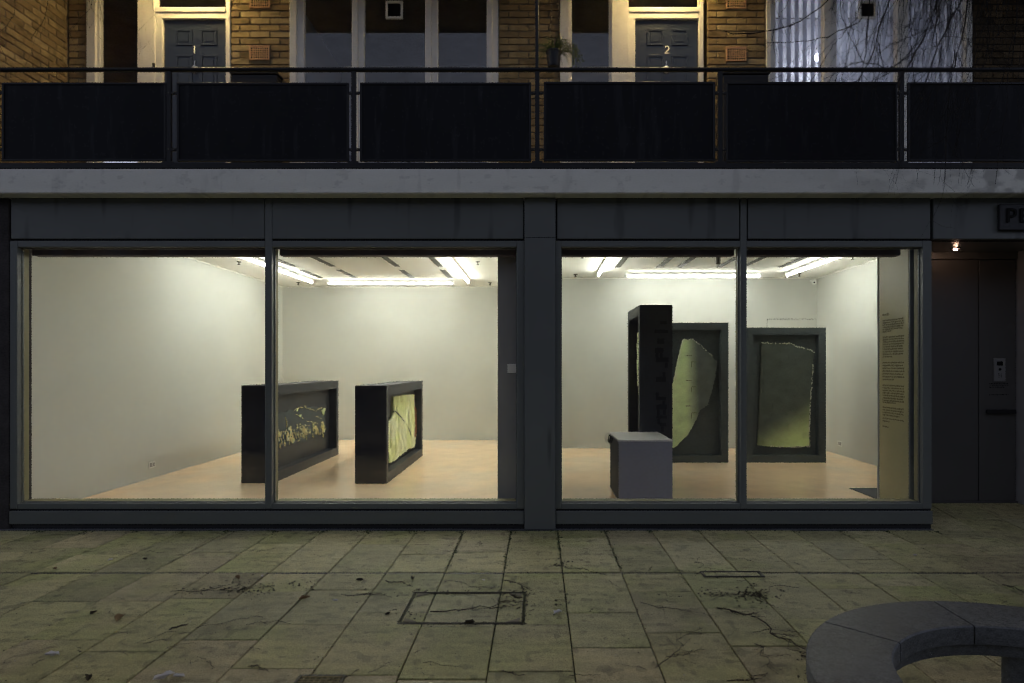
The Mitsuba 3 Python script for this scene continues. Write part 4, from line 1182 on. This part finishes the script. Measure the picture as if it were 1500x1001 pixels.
# ---------------------------------------------------------------- ring bench
RC, R1, R0, RH, RT = np.array([1.84, 2.168 - D0]), 0.872, 0.572, 0.45, 0.078
k = thing('ring_bench', 'round grey stone ring bench at the lower right corner', 'bench')
ang = [90, 144, 198, 252, 306, 360, 414]
for a0, a1 in zip([-36 + 54 * 0 + 90 + 36 - 54 * i for i in range(7)], [0] * 7):
    pass
angs = [89.5 + 45 * i for i in range(9)]
for a0, a1 in zip(angs[:-1], angs[1:]):
    t = np.radians(np.linspace(a0 + 0.35, a1 - 0.35, 16))
    outer = np.stack([np.cos(t) * R1, np.sin(t) * R1], 1)
    inner = np.stack([np.cos(t) * R0, np.sin(t) * R0], 1)[::-1]
    ch = 0.006
    poly = Polygon(np.vstack([outer, inner]) + RC)
    cs = []
    m = trimesh.creation.extrude_polygon(poly, RT - ch)
    m.apply_translation([0, 0, RH - RT])
    v, f = trimesh.creation.triangulate_polygon(poly, engine='earcut')
    # chamfered crown
    ti, n = poly.buffer(-ch, join_style=2), None
    rim_o = np.array(poly.exterior.coords)[:-1]
    rim_i = np.array(rim_o)
    cc = rim_o - RC
    rad = np.linalg.norm(cc, axis=1, keepdims=True)
    rim_i = RC + cc / rad * np.where(rad > 0.6, rad - ch, rad + ch)
    n = len(rim_o)
    vv = np.vstack([np.c_[rim_o, np.full(n, RH - ch)], np.c_[rim_i, np.full(n, RH)]])
    ff = [[i, (i + 1) % n, n + (i + 1) % n] for i in range(n)] + [[i, n + (i + 1) % n, n + i] for i in range(n)]
    ct = trimesh.Trimesh(vv, ff, process=False)
    v2, f2 = trimesh.creation.triangulate_polygon(Polygon(rim_i), engine='earcut')
    top = trimesh.Trimesh(np.c_[v2, np.full(len(v2), RH)], f2, process=False)
    part(k, 'seat_slab', cat_([m, ct, top]), 'granite', smooth=25)
ringp = Polygon([(RC[0] + (R1 - 0.03) * math.cos(t), RC[1] + (R1 - 0.03) * math.sin(t)) for t in np.linspace(0, 2 * math.pi, 96)[:-1]],
                [[(RC[0] + (R0 + 0.025) * math.cos(t), RC[1] + (R0 + 0.025) * math.sin(t)) for t in np.linspace(0, 2 * math.pi, 96)[:-1]]])
m = trimesh.creation.extrude_polygon(ringp, 0.055)
m.apply_translation([0, 0, RH - RT - 0.056])
part(k, 'support_ring', m, 'granite', smooth=25)
for a in (70, 160, 250, 340):
    q = np.radians(a)
    p = RC + 0.68 * np.array([math.cos(q), math.sin(q)])
    part(k, 'leg', cyl((p[0], p[1], 0.0), (p[0], p[1], RH - RT - 0.057), 0.055, 20), 'granite', smooth=40)

# ---------------------------------------------------------------- litter on the paving
def twig_mesh(p0, p1, r, seed, n=14, wob=0.02, sides=0, kids=4, z=0.006):
    g = np.random.default_rng(seed)
    p0, p1 = np.array(p0, float), np.array(p1, float)
    L = np.linalg.norm(p1 - p0)
    t = np.linspace(0, 1, n)[:, None]
    w = np.cumsum(g.normal(0, 1, (n, 3)), 0)
    w -= w[0] + (w[-1] - w[0]) * t
    pts = p0 + (p1 - p0) * t + w * wob * L * 0.35
    pts[:, 2] = z + r + np.abs(w[:, 2]) * 0.004
    ms = [tube(pts, np.linspace(r, r * 0.45, n), 5)]
    for i in range(kids):
        j = g.integers(2, n - 2)
        dirv = (pts[j + 1] - pts[j])
        dirv /= np.linalg.norm(dirv) + 1e-9
        an = g.choice([-1, 1]) * g.uniform(0.4, 0.9)
        dv = np.array([dirv[0] * math.cos(an) - dirv[1] * math.sin(an), dirv[0] * math.sin(an) + dirv[1] * math.cos(an), 0])
        l = L * g.uniform(0.12, 0.35)
        q = np.array([pts[j] + dv * l * s + np.array([g.normal(0, .01), g.normal(0, .01), 0]) * l * s * 3 for s in np.linspace(0, 1, 6)])
        q[:, 2] = z + r * 0.7 + np.abs(g.normal(0, 0.004, 6))
        ms.append(tube(q, np.linspace(r * 0.6, r * 0.25, 6), 4))
    return cat_(ms)


twigs = [((1050, 893), (1110, 908), 0.005, 'thick middle length of the fallen branch left of the ring bench'), ((1110, 908), (1182, 972), 0.0045, 'fallen branch running towards the ring bench'),
         ((938, 884), (1050, 905), 0.0025, 'long thin twig lying left of the fallen branch'), ((960, 980), (1030, 922), 0.0028, 'curved twig near the bottom edge left of the ring bench'),
         ((975, 965), (1035, 954), 0.0022, 'short forked twig at the bottom right of centre'), ((1105, 945), (1140, 990), 0.003, 'stubby twig close to the ring bench'),
         ((630, 898), (772, 882), 0.004, 'long twig lying across the inspection cover'), ((566, 852), (602, 860), 0.004, 'short dark twig behind the inspection cover'),
         ((888, 845), (815, 830), 0.0028, 'twig with a dark tuft just in front of the column'), ((1025, 818), (1050, 843), 0.002, 'thin twig leaning over the slot drain'),
         ((650, 855), (735, 862), 0.002, 'thin twig above the inspection cover'), ((738, 852), (780, 868), 0.003, 'twig at the right end of the inspection cover'),
         ((248, 925), (275, 917), 0.005, 'short stick on the left of the paving'), ((286, 922), (350, 910), 0.002, 'long faint twig on the left paving'), ((210, 945), (280, 930), 0.002, 'thin curved twig on the left paving'),
         ((735, 985), (770, 992), 0.0025, 'small twig at the bottom edge near the middle'), ((1170, 863), (1030, 872), 0.0025, 'twig trailing through the litter heap right of centre'),
         ((250, 868), (390, 862), 0.003, 'twig lying along the litter heap on the left'), ((1065, 1000), (1125, 988), 0.004, 'dark stick at the bottom edge beside the bench'),
         ((1180, 930), (1125, 925), 0.002, 'wispy twig touching the bench'), ((365, 978), (395, 988), 0.003, 'short stick at the bottom left'), ((500, 872), (560, 872), 0.003, 'twig along a paving joint left of the inspection cover'),
         ((1468, 858), (1500, 870), 0.004, 'twig on the paving behind the bench'), ((1440, 905), (1482, 868), 0.0015, 'fine twig behind the ring bench')]
for i, (a, b, r, lab) in enumerate(twigs):
    p, q = ground(*a), ground(*b)
    solo('fallen_twig', twig_mesh(p, q, r * 0.85, 40 + i, kids=9 if r > 0.002 else 5, wob=0.13), 'twig_brown', lab, 'twig', group='twigs fallen on the paving')


def leaf_mesh(p, L, seed, curl=0.5, flat=0.0):
    g = np.random.default_rng(seed)
    n = 7
    u = np.linspace(-1, 1, n)
    an = g.uniform(0, 6.28)
    V = []
    for s in (-1, 0, 1):
        w = 0.42 * np.sqrt(np.clip(1 - u ** 2, 0, 1)) * (1 + g.normal(0, 0.15, n))
        V.append(np.stack([u, s * w, np.abs(s) * curl * w * 1.1 + 0.15 * u ** 2 + g.normal(0, 0.05, n)], 1))
    V = np.vstack(V) * L / 2
    f = []
    for r in (0, 1):
        for i in range(n - 1):
            a = r * n + i
            f += [[a, a + 1, a + n + 1], [a, a + n + 1, a + n]]
    V[:, 2] += 0.003 - V[:, 2].min()
    R = np.array([[math.cos(an), -math.sin(an), 0], [math.sin(an), math.cos(an), 0], [0, 0, 1]])
    W = V @ R.T + np.array(p)
    Wb = W - [0, 0, 0.0012]
    N = len(W)
    return trimesh.Trimesh(np.vstack([W, Wb]), np.vstack([f, np.array(f)[:, ::-1] + N]), process=False)


for i, (px, py, L, lab) in enumerate(((348, 848, 0.09, 'curled brown leaf beside the litter heap on the left'), (176, 908, 0.13, 'orange brown leaf lying on the left paving'), (446, 878, 0.09, 'pale curled leaf in the litter left of the cover'),
                                       (527, 851, 0.07, 'dark leaf behind the left end of the cover'), (605, 849, 0.07, 'dark crumpled leaf above the cover'), (688, 914, 0.08, 'dark leaf on the front rim of the cover'),
                                       (137, 899, 0.07, 'dark curled leaf on the far left paving'), (568, 901, 0.06, 'small dark leaf left of the cover'), (80, 834, 0.06, 'tan leaf far left near the shopfront'), (212, 820, 0.05, 'small dark leaf near the shopfront on the left'), (130, 996, 0.09, 'dark leaf at the bottom left corner'))):
    solo('dry_leaf', leaf_mesh(ground(px, py), L * 0.8, 90 + i, curl=1.0), 'dry_leaf' if i in (0, 1, 2, 8) else 'debris', lab, 'leaf', group='dry leaves on the paving')
for i, (px, py, L, lab) in enumerate(((817, 899, 0.075, 'white crumpled scrap right of the inspection cover'), (76, 962, 0.075, 'white scrap on the far left of the paving'), (240, 995, 0.10, 'larger torn white scrap at the bottom left'), (262, 993, 0.06, 'small torn white scrap beside the larger one'),
                                       (162, 821, 0.05, 'white scrap near the shopfront on the left'), (708, 851, 0.035, 'thin white scrap behind the cover'), (491, 881, 0.04, 'pale scrap left of the cover'), (1340, 814, 0.035, 'tiny white scrap in front of the entrance side'), (384, 845, 0.04, 'pale scrap above the left litter heap'))):
    solo('paper_scrap', leaf_mesh(ground(px, py), L, 307 + 3 * i, curl=0.9), 'paper_white', lab, 'scrap', group='white scraps on the paving')
g = np.random.default_rng(77)
bits, pale = [], []


def bit(p, s):
    t = np.array([[-1, -0.4, 0], [1, -0.5, 0], [0.3, 0.8, 0], [0, 0, 0.7]]) * s * g.uniform(0.6, 1.3, (4, 3))
    a = g.uniform(0, 6.28)
    R = np.array([[math.cos(a), -math.sin(a), 0], [math.sin(a), math.cos(a), 0], [0, 0, 1]])
    return trimesh.Trimesh(t @ R.T + [p[0], p[1], 0.001], [[0, 2, 1], [0, 1, 3], [1, 2, 3], [2, 0, 3]], process=False)


clusters = [(365, 862, 22, 6, 110), (300, 866, 40, 3, 60), (1110, 873, 14, 6, 110), (1070, 870, 45, 4, 60), (650, 868, 40, 3, 50), (755, 872, 12, 5, 60), (675, 914, 50, 2, 30), (600, 900, 10, 14, 25), (765, 895, 6, 14, 30),
            (820, 826, 10, 3, 30), (440, 858, 20, 4, 30), (1180, 975, 6, 14, 30), (1060, 842, 20, 3, 30), (790, 880, 40, 14, 40)]
for (px, py, sx, sy, n) in clusters:
    for _ in range(n):
        x, y = px + g.normal(0, sx), py + g.normal(0, sy)
        if y < 785:
            continue
        bits.append(bit(ground(x, y), g.uniform(0.004, 0.013)))
for _ in range(330):
    x, y = g.uniform(0, 1250), 790 + 215 * g.random() ** 1.0
    (bits if g.random() < 0.62 else pale).append(bit(ground(x, y), g.uniform(0.002, 0.007)))
for _ in range(60):
    x, y = g.uniform(1150, 1500), g.uniform(790, 875)
    (bits if g.random() < 0.5 else pale).append(bit(ground(x, y), g.uniform(0.002, 0.006)))
solo('leaf_litter', cat_(bits), 'debris', 'dark crumbs and bits of litter scattered on the paving', 'litter', kind='stuff')
solo('pale_crumbs', cat_(pale), 'debris_pale', 'pale crumbs scattered on the paving', 'litter', kind='stuff')
ms = []
for _ in range(900):
    c0 = g.choice([0, 1, 2])
    if c0 == 0:
        kx = g.integers(-11, 9)
        x, y = XJ + kx * PITCH + g.normal(0, 0.03), -0.05 - abs(g.normal(0, 0.05))
    elif c0 == 1:
        kx = g.choice([-2, -1, 0, 1])
        x, y = XJ + kx * PITCH + g.normal(0, 0.012), -g.uniform(0.05, 1.2)
    else:
        x, y = g.uniform(-4.9, 3.6), -0.045 + g.normal(0, 0.008)
    t = bit((x, y), g.uniform(0.004, 0.012))
    ms.append(t)
tw = []
for _ in range(70):
    x, y = g.uniform(60, 1250), 800 + 195 * g.random()
    p = ground(x, y)
    an, l = g.uniform(0, 6.28), g.uniform(0.04, 0.22)
    tw.append(twig_mesh(p, p + np.array([math.cos(an), math.sin(an), 0]) * l, g.uniform(0.0008, 0.0018), int(g.integers(1, 9999)), n=9, wob=0.16, kids=2))
solo('twig_litter', cat_(tw), 'twig_brown', 'fine loose twig bits strewn over the paving', 'litter', kind='stuff')
grit = []
for _ in range(1500):
    kx = int(g.integers(-8, 8))
    x, y = XJ + kx * PITCH + g.normal(0, 0.009), -g.uniform(0.05, 3.0)
    if g.random() < 0.35:
        x, y = g.uniform(-4.9, 4.5), YJ - 0.01 + g.normal(0, 0.014)
    grit.append(bit((x, y), g.uniform(0.002, 0.006)))
solo('joint_grit', cat_(grit), 'debris', 'dark grit gathered along the joints of the paving', 'grit', kind='stuff')
solo('moss', cat_(ms), 'moss', 'moss and tiny weeds in the paving joints by the shopfront', 'moss', kind='stuff')

# ---------------------------------------------------------------- trees
def grow(p, dirv, L, r, depth, g, out, droop=0.25):
    n = 7
    pts = [np.array(p, float)]
    d = np.array(dirv, float)
    for i in range(n):
        d = d + g.normal(0, 0.10, 3) + np.array([0, 0, -droop * 0.12])
        d /= np.linalg.norm(d)
        pts.append(pts[-1] + d * L / n)
    pts = np.array(pts)
    out.append(tube(pts, np.linspace(r, r * 0.45, n + 1), 5 if r > 0.01 else 4))
    if depth == 0:
        return
    for _ in range(g.integers(3, 6)):
        j = g.integers(2, n + 1)
        dd = d + g.normal(0, 0.55, 3)
        dd /= np.linalg.norm(dd)
        grow(pts[j], dd, L * g.uniform(0.45, 0.75), r * 0.5, depth - 1, g, out, droop)


TR = thing('bare_tree', 'leafless tree whose drooping branches hang into the upper right of the view', 'tree')
part(TR, 'trunk', tube(spline([(5.3, -2.1, -0.02), (5.25, -2.05, 2.0), (5.1, -1.9, 4.0), (4.9, -1.7, 5.6)], 16), np.linspace(0.15, 0.08, 16), 12), 'bark', smooth=40)
limb = spline([(4.95, -1.75, 5.2), (4.3, -1.4, 5.7), (3.5, -1.1, 5.75), (2.6, -1.0, 5.6), (2.0, -1.0, 5.5)], 18)
part(TR, 'limb', tube(limb, np.linspace(0.06, 0.022, 18), 8), 'bark', smooth=40)
g = np.random.default_rng(5)
twig_out = []


def hang(ctrl, d, r, kids, part_name='branch', wob=0.012):
    pts = np.array([at(px, py, d + dd) for (px, py), dd in zip(ctrl, g.normal(0, 0.06, len(ctrl)))])
    # joined up to the limb overhead
    j = np.argmin(np.abs(limb[:, 0] - (pts[0][0] + 0.3)))
    if ctrl[0][1] <= 0:
        pts = np.vstack([[limb[j]], pts])
    sp = spline(pts, 26)
    sp[1:-1] += g.normal(0, wob * 0.4, sp[1:-1].shape)
    r = r * 0.95
    part(TR, part_name, tube(sp, np.linspace(r, r * 0.5, len(sp)), 6), 'bark', smooth=True)
    for _ in range(kids):
        i = g.integers(6, 25)
        dv = sp[min(i + 1, 25)] - sp[i - 1]
        dv /= np.linalg.norm(dv) + 1e-9
        q = dv + g.normal(0, 0.55, 3)
        q[1] *= 0.5
        q /= np.linalg.norm(q)
        grow(sp[i], q, g.uniform(0.12, 0.5), r * 0.42, 1 if g.random() < 0.6 else 0, g, twig_out, 0.3)


hang([(1235, -20), (1212, 2), (1185, 24), (1150, 39), (1100, 50), (1060, 45)], 5.1, 0.007, 7)
hang([(1305, -20), (1295, 20), (1285, 52), (1275, 88), (1262, 110), (1255, 150)], 5.1, 0.009, 9)
hang([(1272, -20), (1271, 40), (1266, 85), (1263, 130), (1262, 170)], 5.0, 0.006, 8)
hang([(1230, -20), (1232, 20), (1245, 55), (1265, 92)], 5.1, 0.005, 6)
hang([(1378, -20), (1365, 25), (1352, 55), (1338, 85), (1315, 120)], 5.1, 0.010, 12)
hang([(1418, -20), (1398, 20), (1385, 45), (1372, 70), (1362, 100), (1350, 150)], 5.0, 0.008, 14)
hang([(1416, -20), (1412, 45), (1402, 80), (1392, 120), (1388, 190), (1384, 262)], 5.1, 0.007, 16)
hang([(1400, 18), (1355, 45), (1325, 57), (1298, 68)], 5.1, 0.004, 6)
hang([(1352, 52), (1330, 80), (1305, 102), (1270, 128)], 5.1, 0.004, 6)
hang([(1262, 27), (1240, 42), (1205, 55), (1148, 62), (1120, 70)], 5.1, 0.004, 7)
hang([(1238, 45), (1222, 65), (1203, 95), (1185, 125)], 5.1, 0.0035, 5)
hang([(1334, -20), (1334, 30), (1336, 75), (1340, 125)], 5.0, 0.005, 8)
hang([(1300, 108), (1260, 92), (1240, 98), (1230, 140)], 5.1, 0.004, 5)
hang([(1330, -20), (1300, 20), (1290, 40), (1262, 62), (1225, 80)], 5.2, 0.004, 6)
hang([(1160, -20), (1145, 18), (1138, 28), (1132, 60), (1140, 92)], 5.1, 0.003, 5)
for i in range(72):
    x0 = g.choice([g.uniform(1240, 1500), g.uniform(1340, 1460)])
    y1 = g.choice([90, 130, 180, 230, 270], p=[0.3, 0.3, 0.2, 0.1, 0.1])
    dx = g.normal(-35, 25)
    hang([(x0, -20), (x0 + dx * 0.3, y1 * 0.35), (x0 + dx * 0.7, y1 * 0.7), (x0 + dx, y1)], g.uniform(4.9, 5.4), g.uniform(0.0015, 0.0038), 7, 'branch', 0.02)
part(TR, 'twigs', cat_(twig_out), 'bark', kind='stuff')
for i, (a, b) in enumerate((((205, 0), 0), )):
    pass
T2 = thing('bare_tree', 'leafless tree whose thin twigs cross the brick wall at the upper left', 'tree')
part(T2, 'trunk', tube(spline([(-6.0, -1.9, -0.02), (-5.9, -1.9, 2.2), (-5.6, -1.7, 4.2), (-5.2, -1.5, 5.6)], 16), np.linspace(0.13, 0.06, 16), 12), 'bark', smooth=40)
limb = spline([(-5.25, -1.5, 5.4), (-4.7, -1.2, 5.5), (-3.9, -1.1, 5.4), (-3.2, -1.1, 5.2)], 14)
part(T2, 'limb', tube(limb, np.linspace(0.04, 0.015, 14), 8), 'bark', smooth=True)
TR, twig_out = T2, []
hang([(60, -20), (70, 12), (58, 40), (45, 55)], 5.1, 0.003, 5)
hang([(20, -20), (22, 15), (5, 40), (-10, 60)], 5.1, 0.003, 5)
hang([(130, -20), (135, 12), (148, 30), (158, 35)], 5.1, 0.003, 4)
hang([(140, -20), (125, 20), (105, 45), (103, 55)], 5.1, 0.0025, 4)
hang([(220, -20), (226, 18), (232, 40)], 5.1, 0.002, 3)
part(T2, 'twigs', cat_(twig_out), 'bark', kind='stuff')

# ---------------------------------------------------------------- across the street (seen only in reflections)
struct('road', bx(-60, 60, -12.0, -5.36, -0.129, -0.10, 0.001), 'asphalt', 'dark asphalt road along the forecourt')
for i, (x0, x1, h) in enumerate(((-34, -12, 8.5), (-11.9, 9, 9.5), (9.1, 34, 8.0))):
    k = thing('terrace_house', ['dark brick terrace across the street to the left, behind the camera', 'dark brick terrace straight across the street, behind the camera', 'dark brick terrace across the street to the right, behind the camera'][i], 'building')
    part(k, 'wall', bx(x0, x1, -36, -27, -0.1, h, 0.02), 'terrace_brick')
    part(k, 'roof', trimesh.Trimesh(*[np.array(q) for q in ([[x0, -36.3, h], [x1, -36.3, h], [x1, -26.7, h], [x0, -26.7, h], [x0, -31.5, h + 2.6], [x1, -31.5, h + 2.6]],
                                                           [[0, 5, 1], [0, 4, 5], [3, 2, 5], [3, 5, 4], [0, 3, 4], [1, 5, 2]])], process=False), 'flat_dark')
    n = int((x1 - x0) / 2.6)
    for r_ in range(3):
        for j in range(n):
            xx = x0 + (j + 0.5) * (x1 - x0) / n
            part(k, 'window', bx(xx - 0.55, xx + 0.55, -26.99, -26.95, 1.0 + r_ * 2.7, 2.5 + r_ * 2.7, 0.01), 'terrace_glass')
for i, (x, y, h) in enumerate(((-7.5, -19, 3.6), (1.5, -21, 4.0), (9.0, -18, 3.8))):
    k = thing('bare_tree', ['leafless street tree behind the camera on the left', 'leafless street tree behind the camera in the middle', 'leafless street tree behind the camera on the right'][i], 'tree')
    g = np.random.default_rng(60 + i)
    part(k, 'trunk', tube(spline([(x, y, -0.12), (x + 0.1, y, h * 0.5), (x, y + 0.1, h)], 10), np.linspace(0.22, 0.15, 10), 10), 'bark', smooth=40)
    out = []
    for j in range(7):
        an = j * 0.9 + g.uniform(-0.2, 0.2)
        grow((x, y + 0.1, h - 0.1 * (j % 3)), (math.cos(an) * 0.6, math.sin(an) * 0.6, 1.0), g.uniform(3.2, 4.8), 0.12, 3, g, out, -0.1)
    part(k, 'crown', cat_(out), 'bark', kind='stuff')

for kk in [q for q, v in labels.items() if v.get('kind') == 'structure']:
    labels[kk] = {'kind': 'structure', 'label': labels[kk]['label'], 'category': labels[kk]['category']}
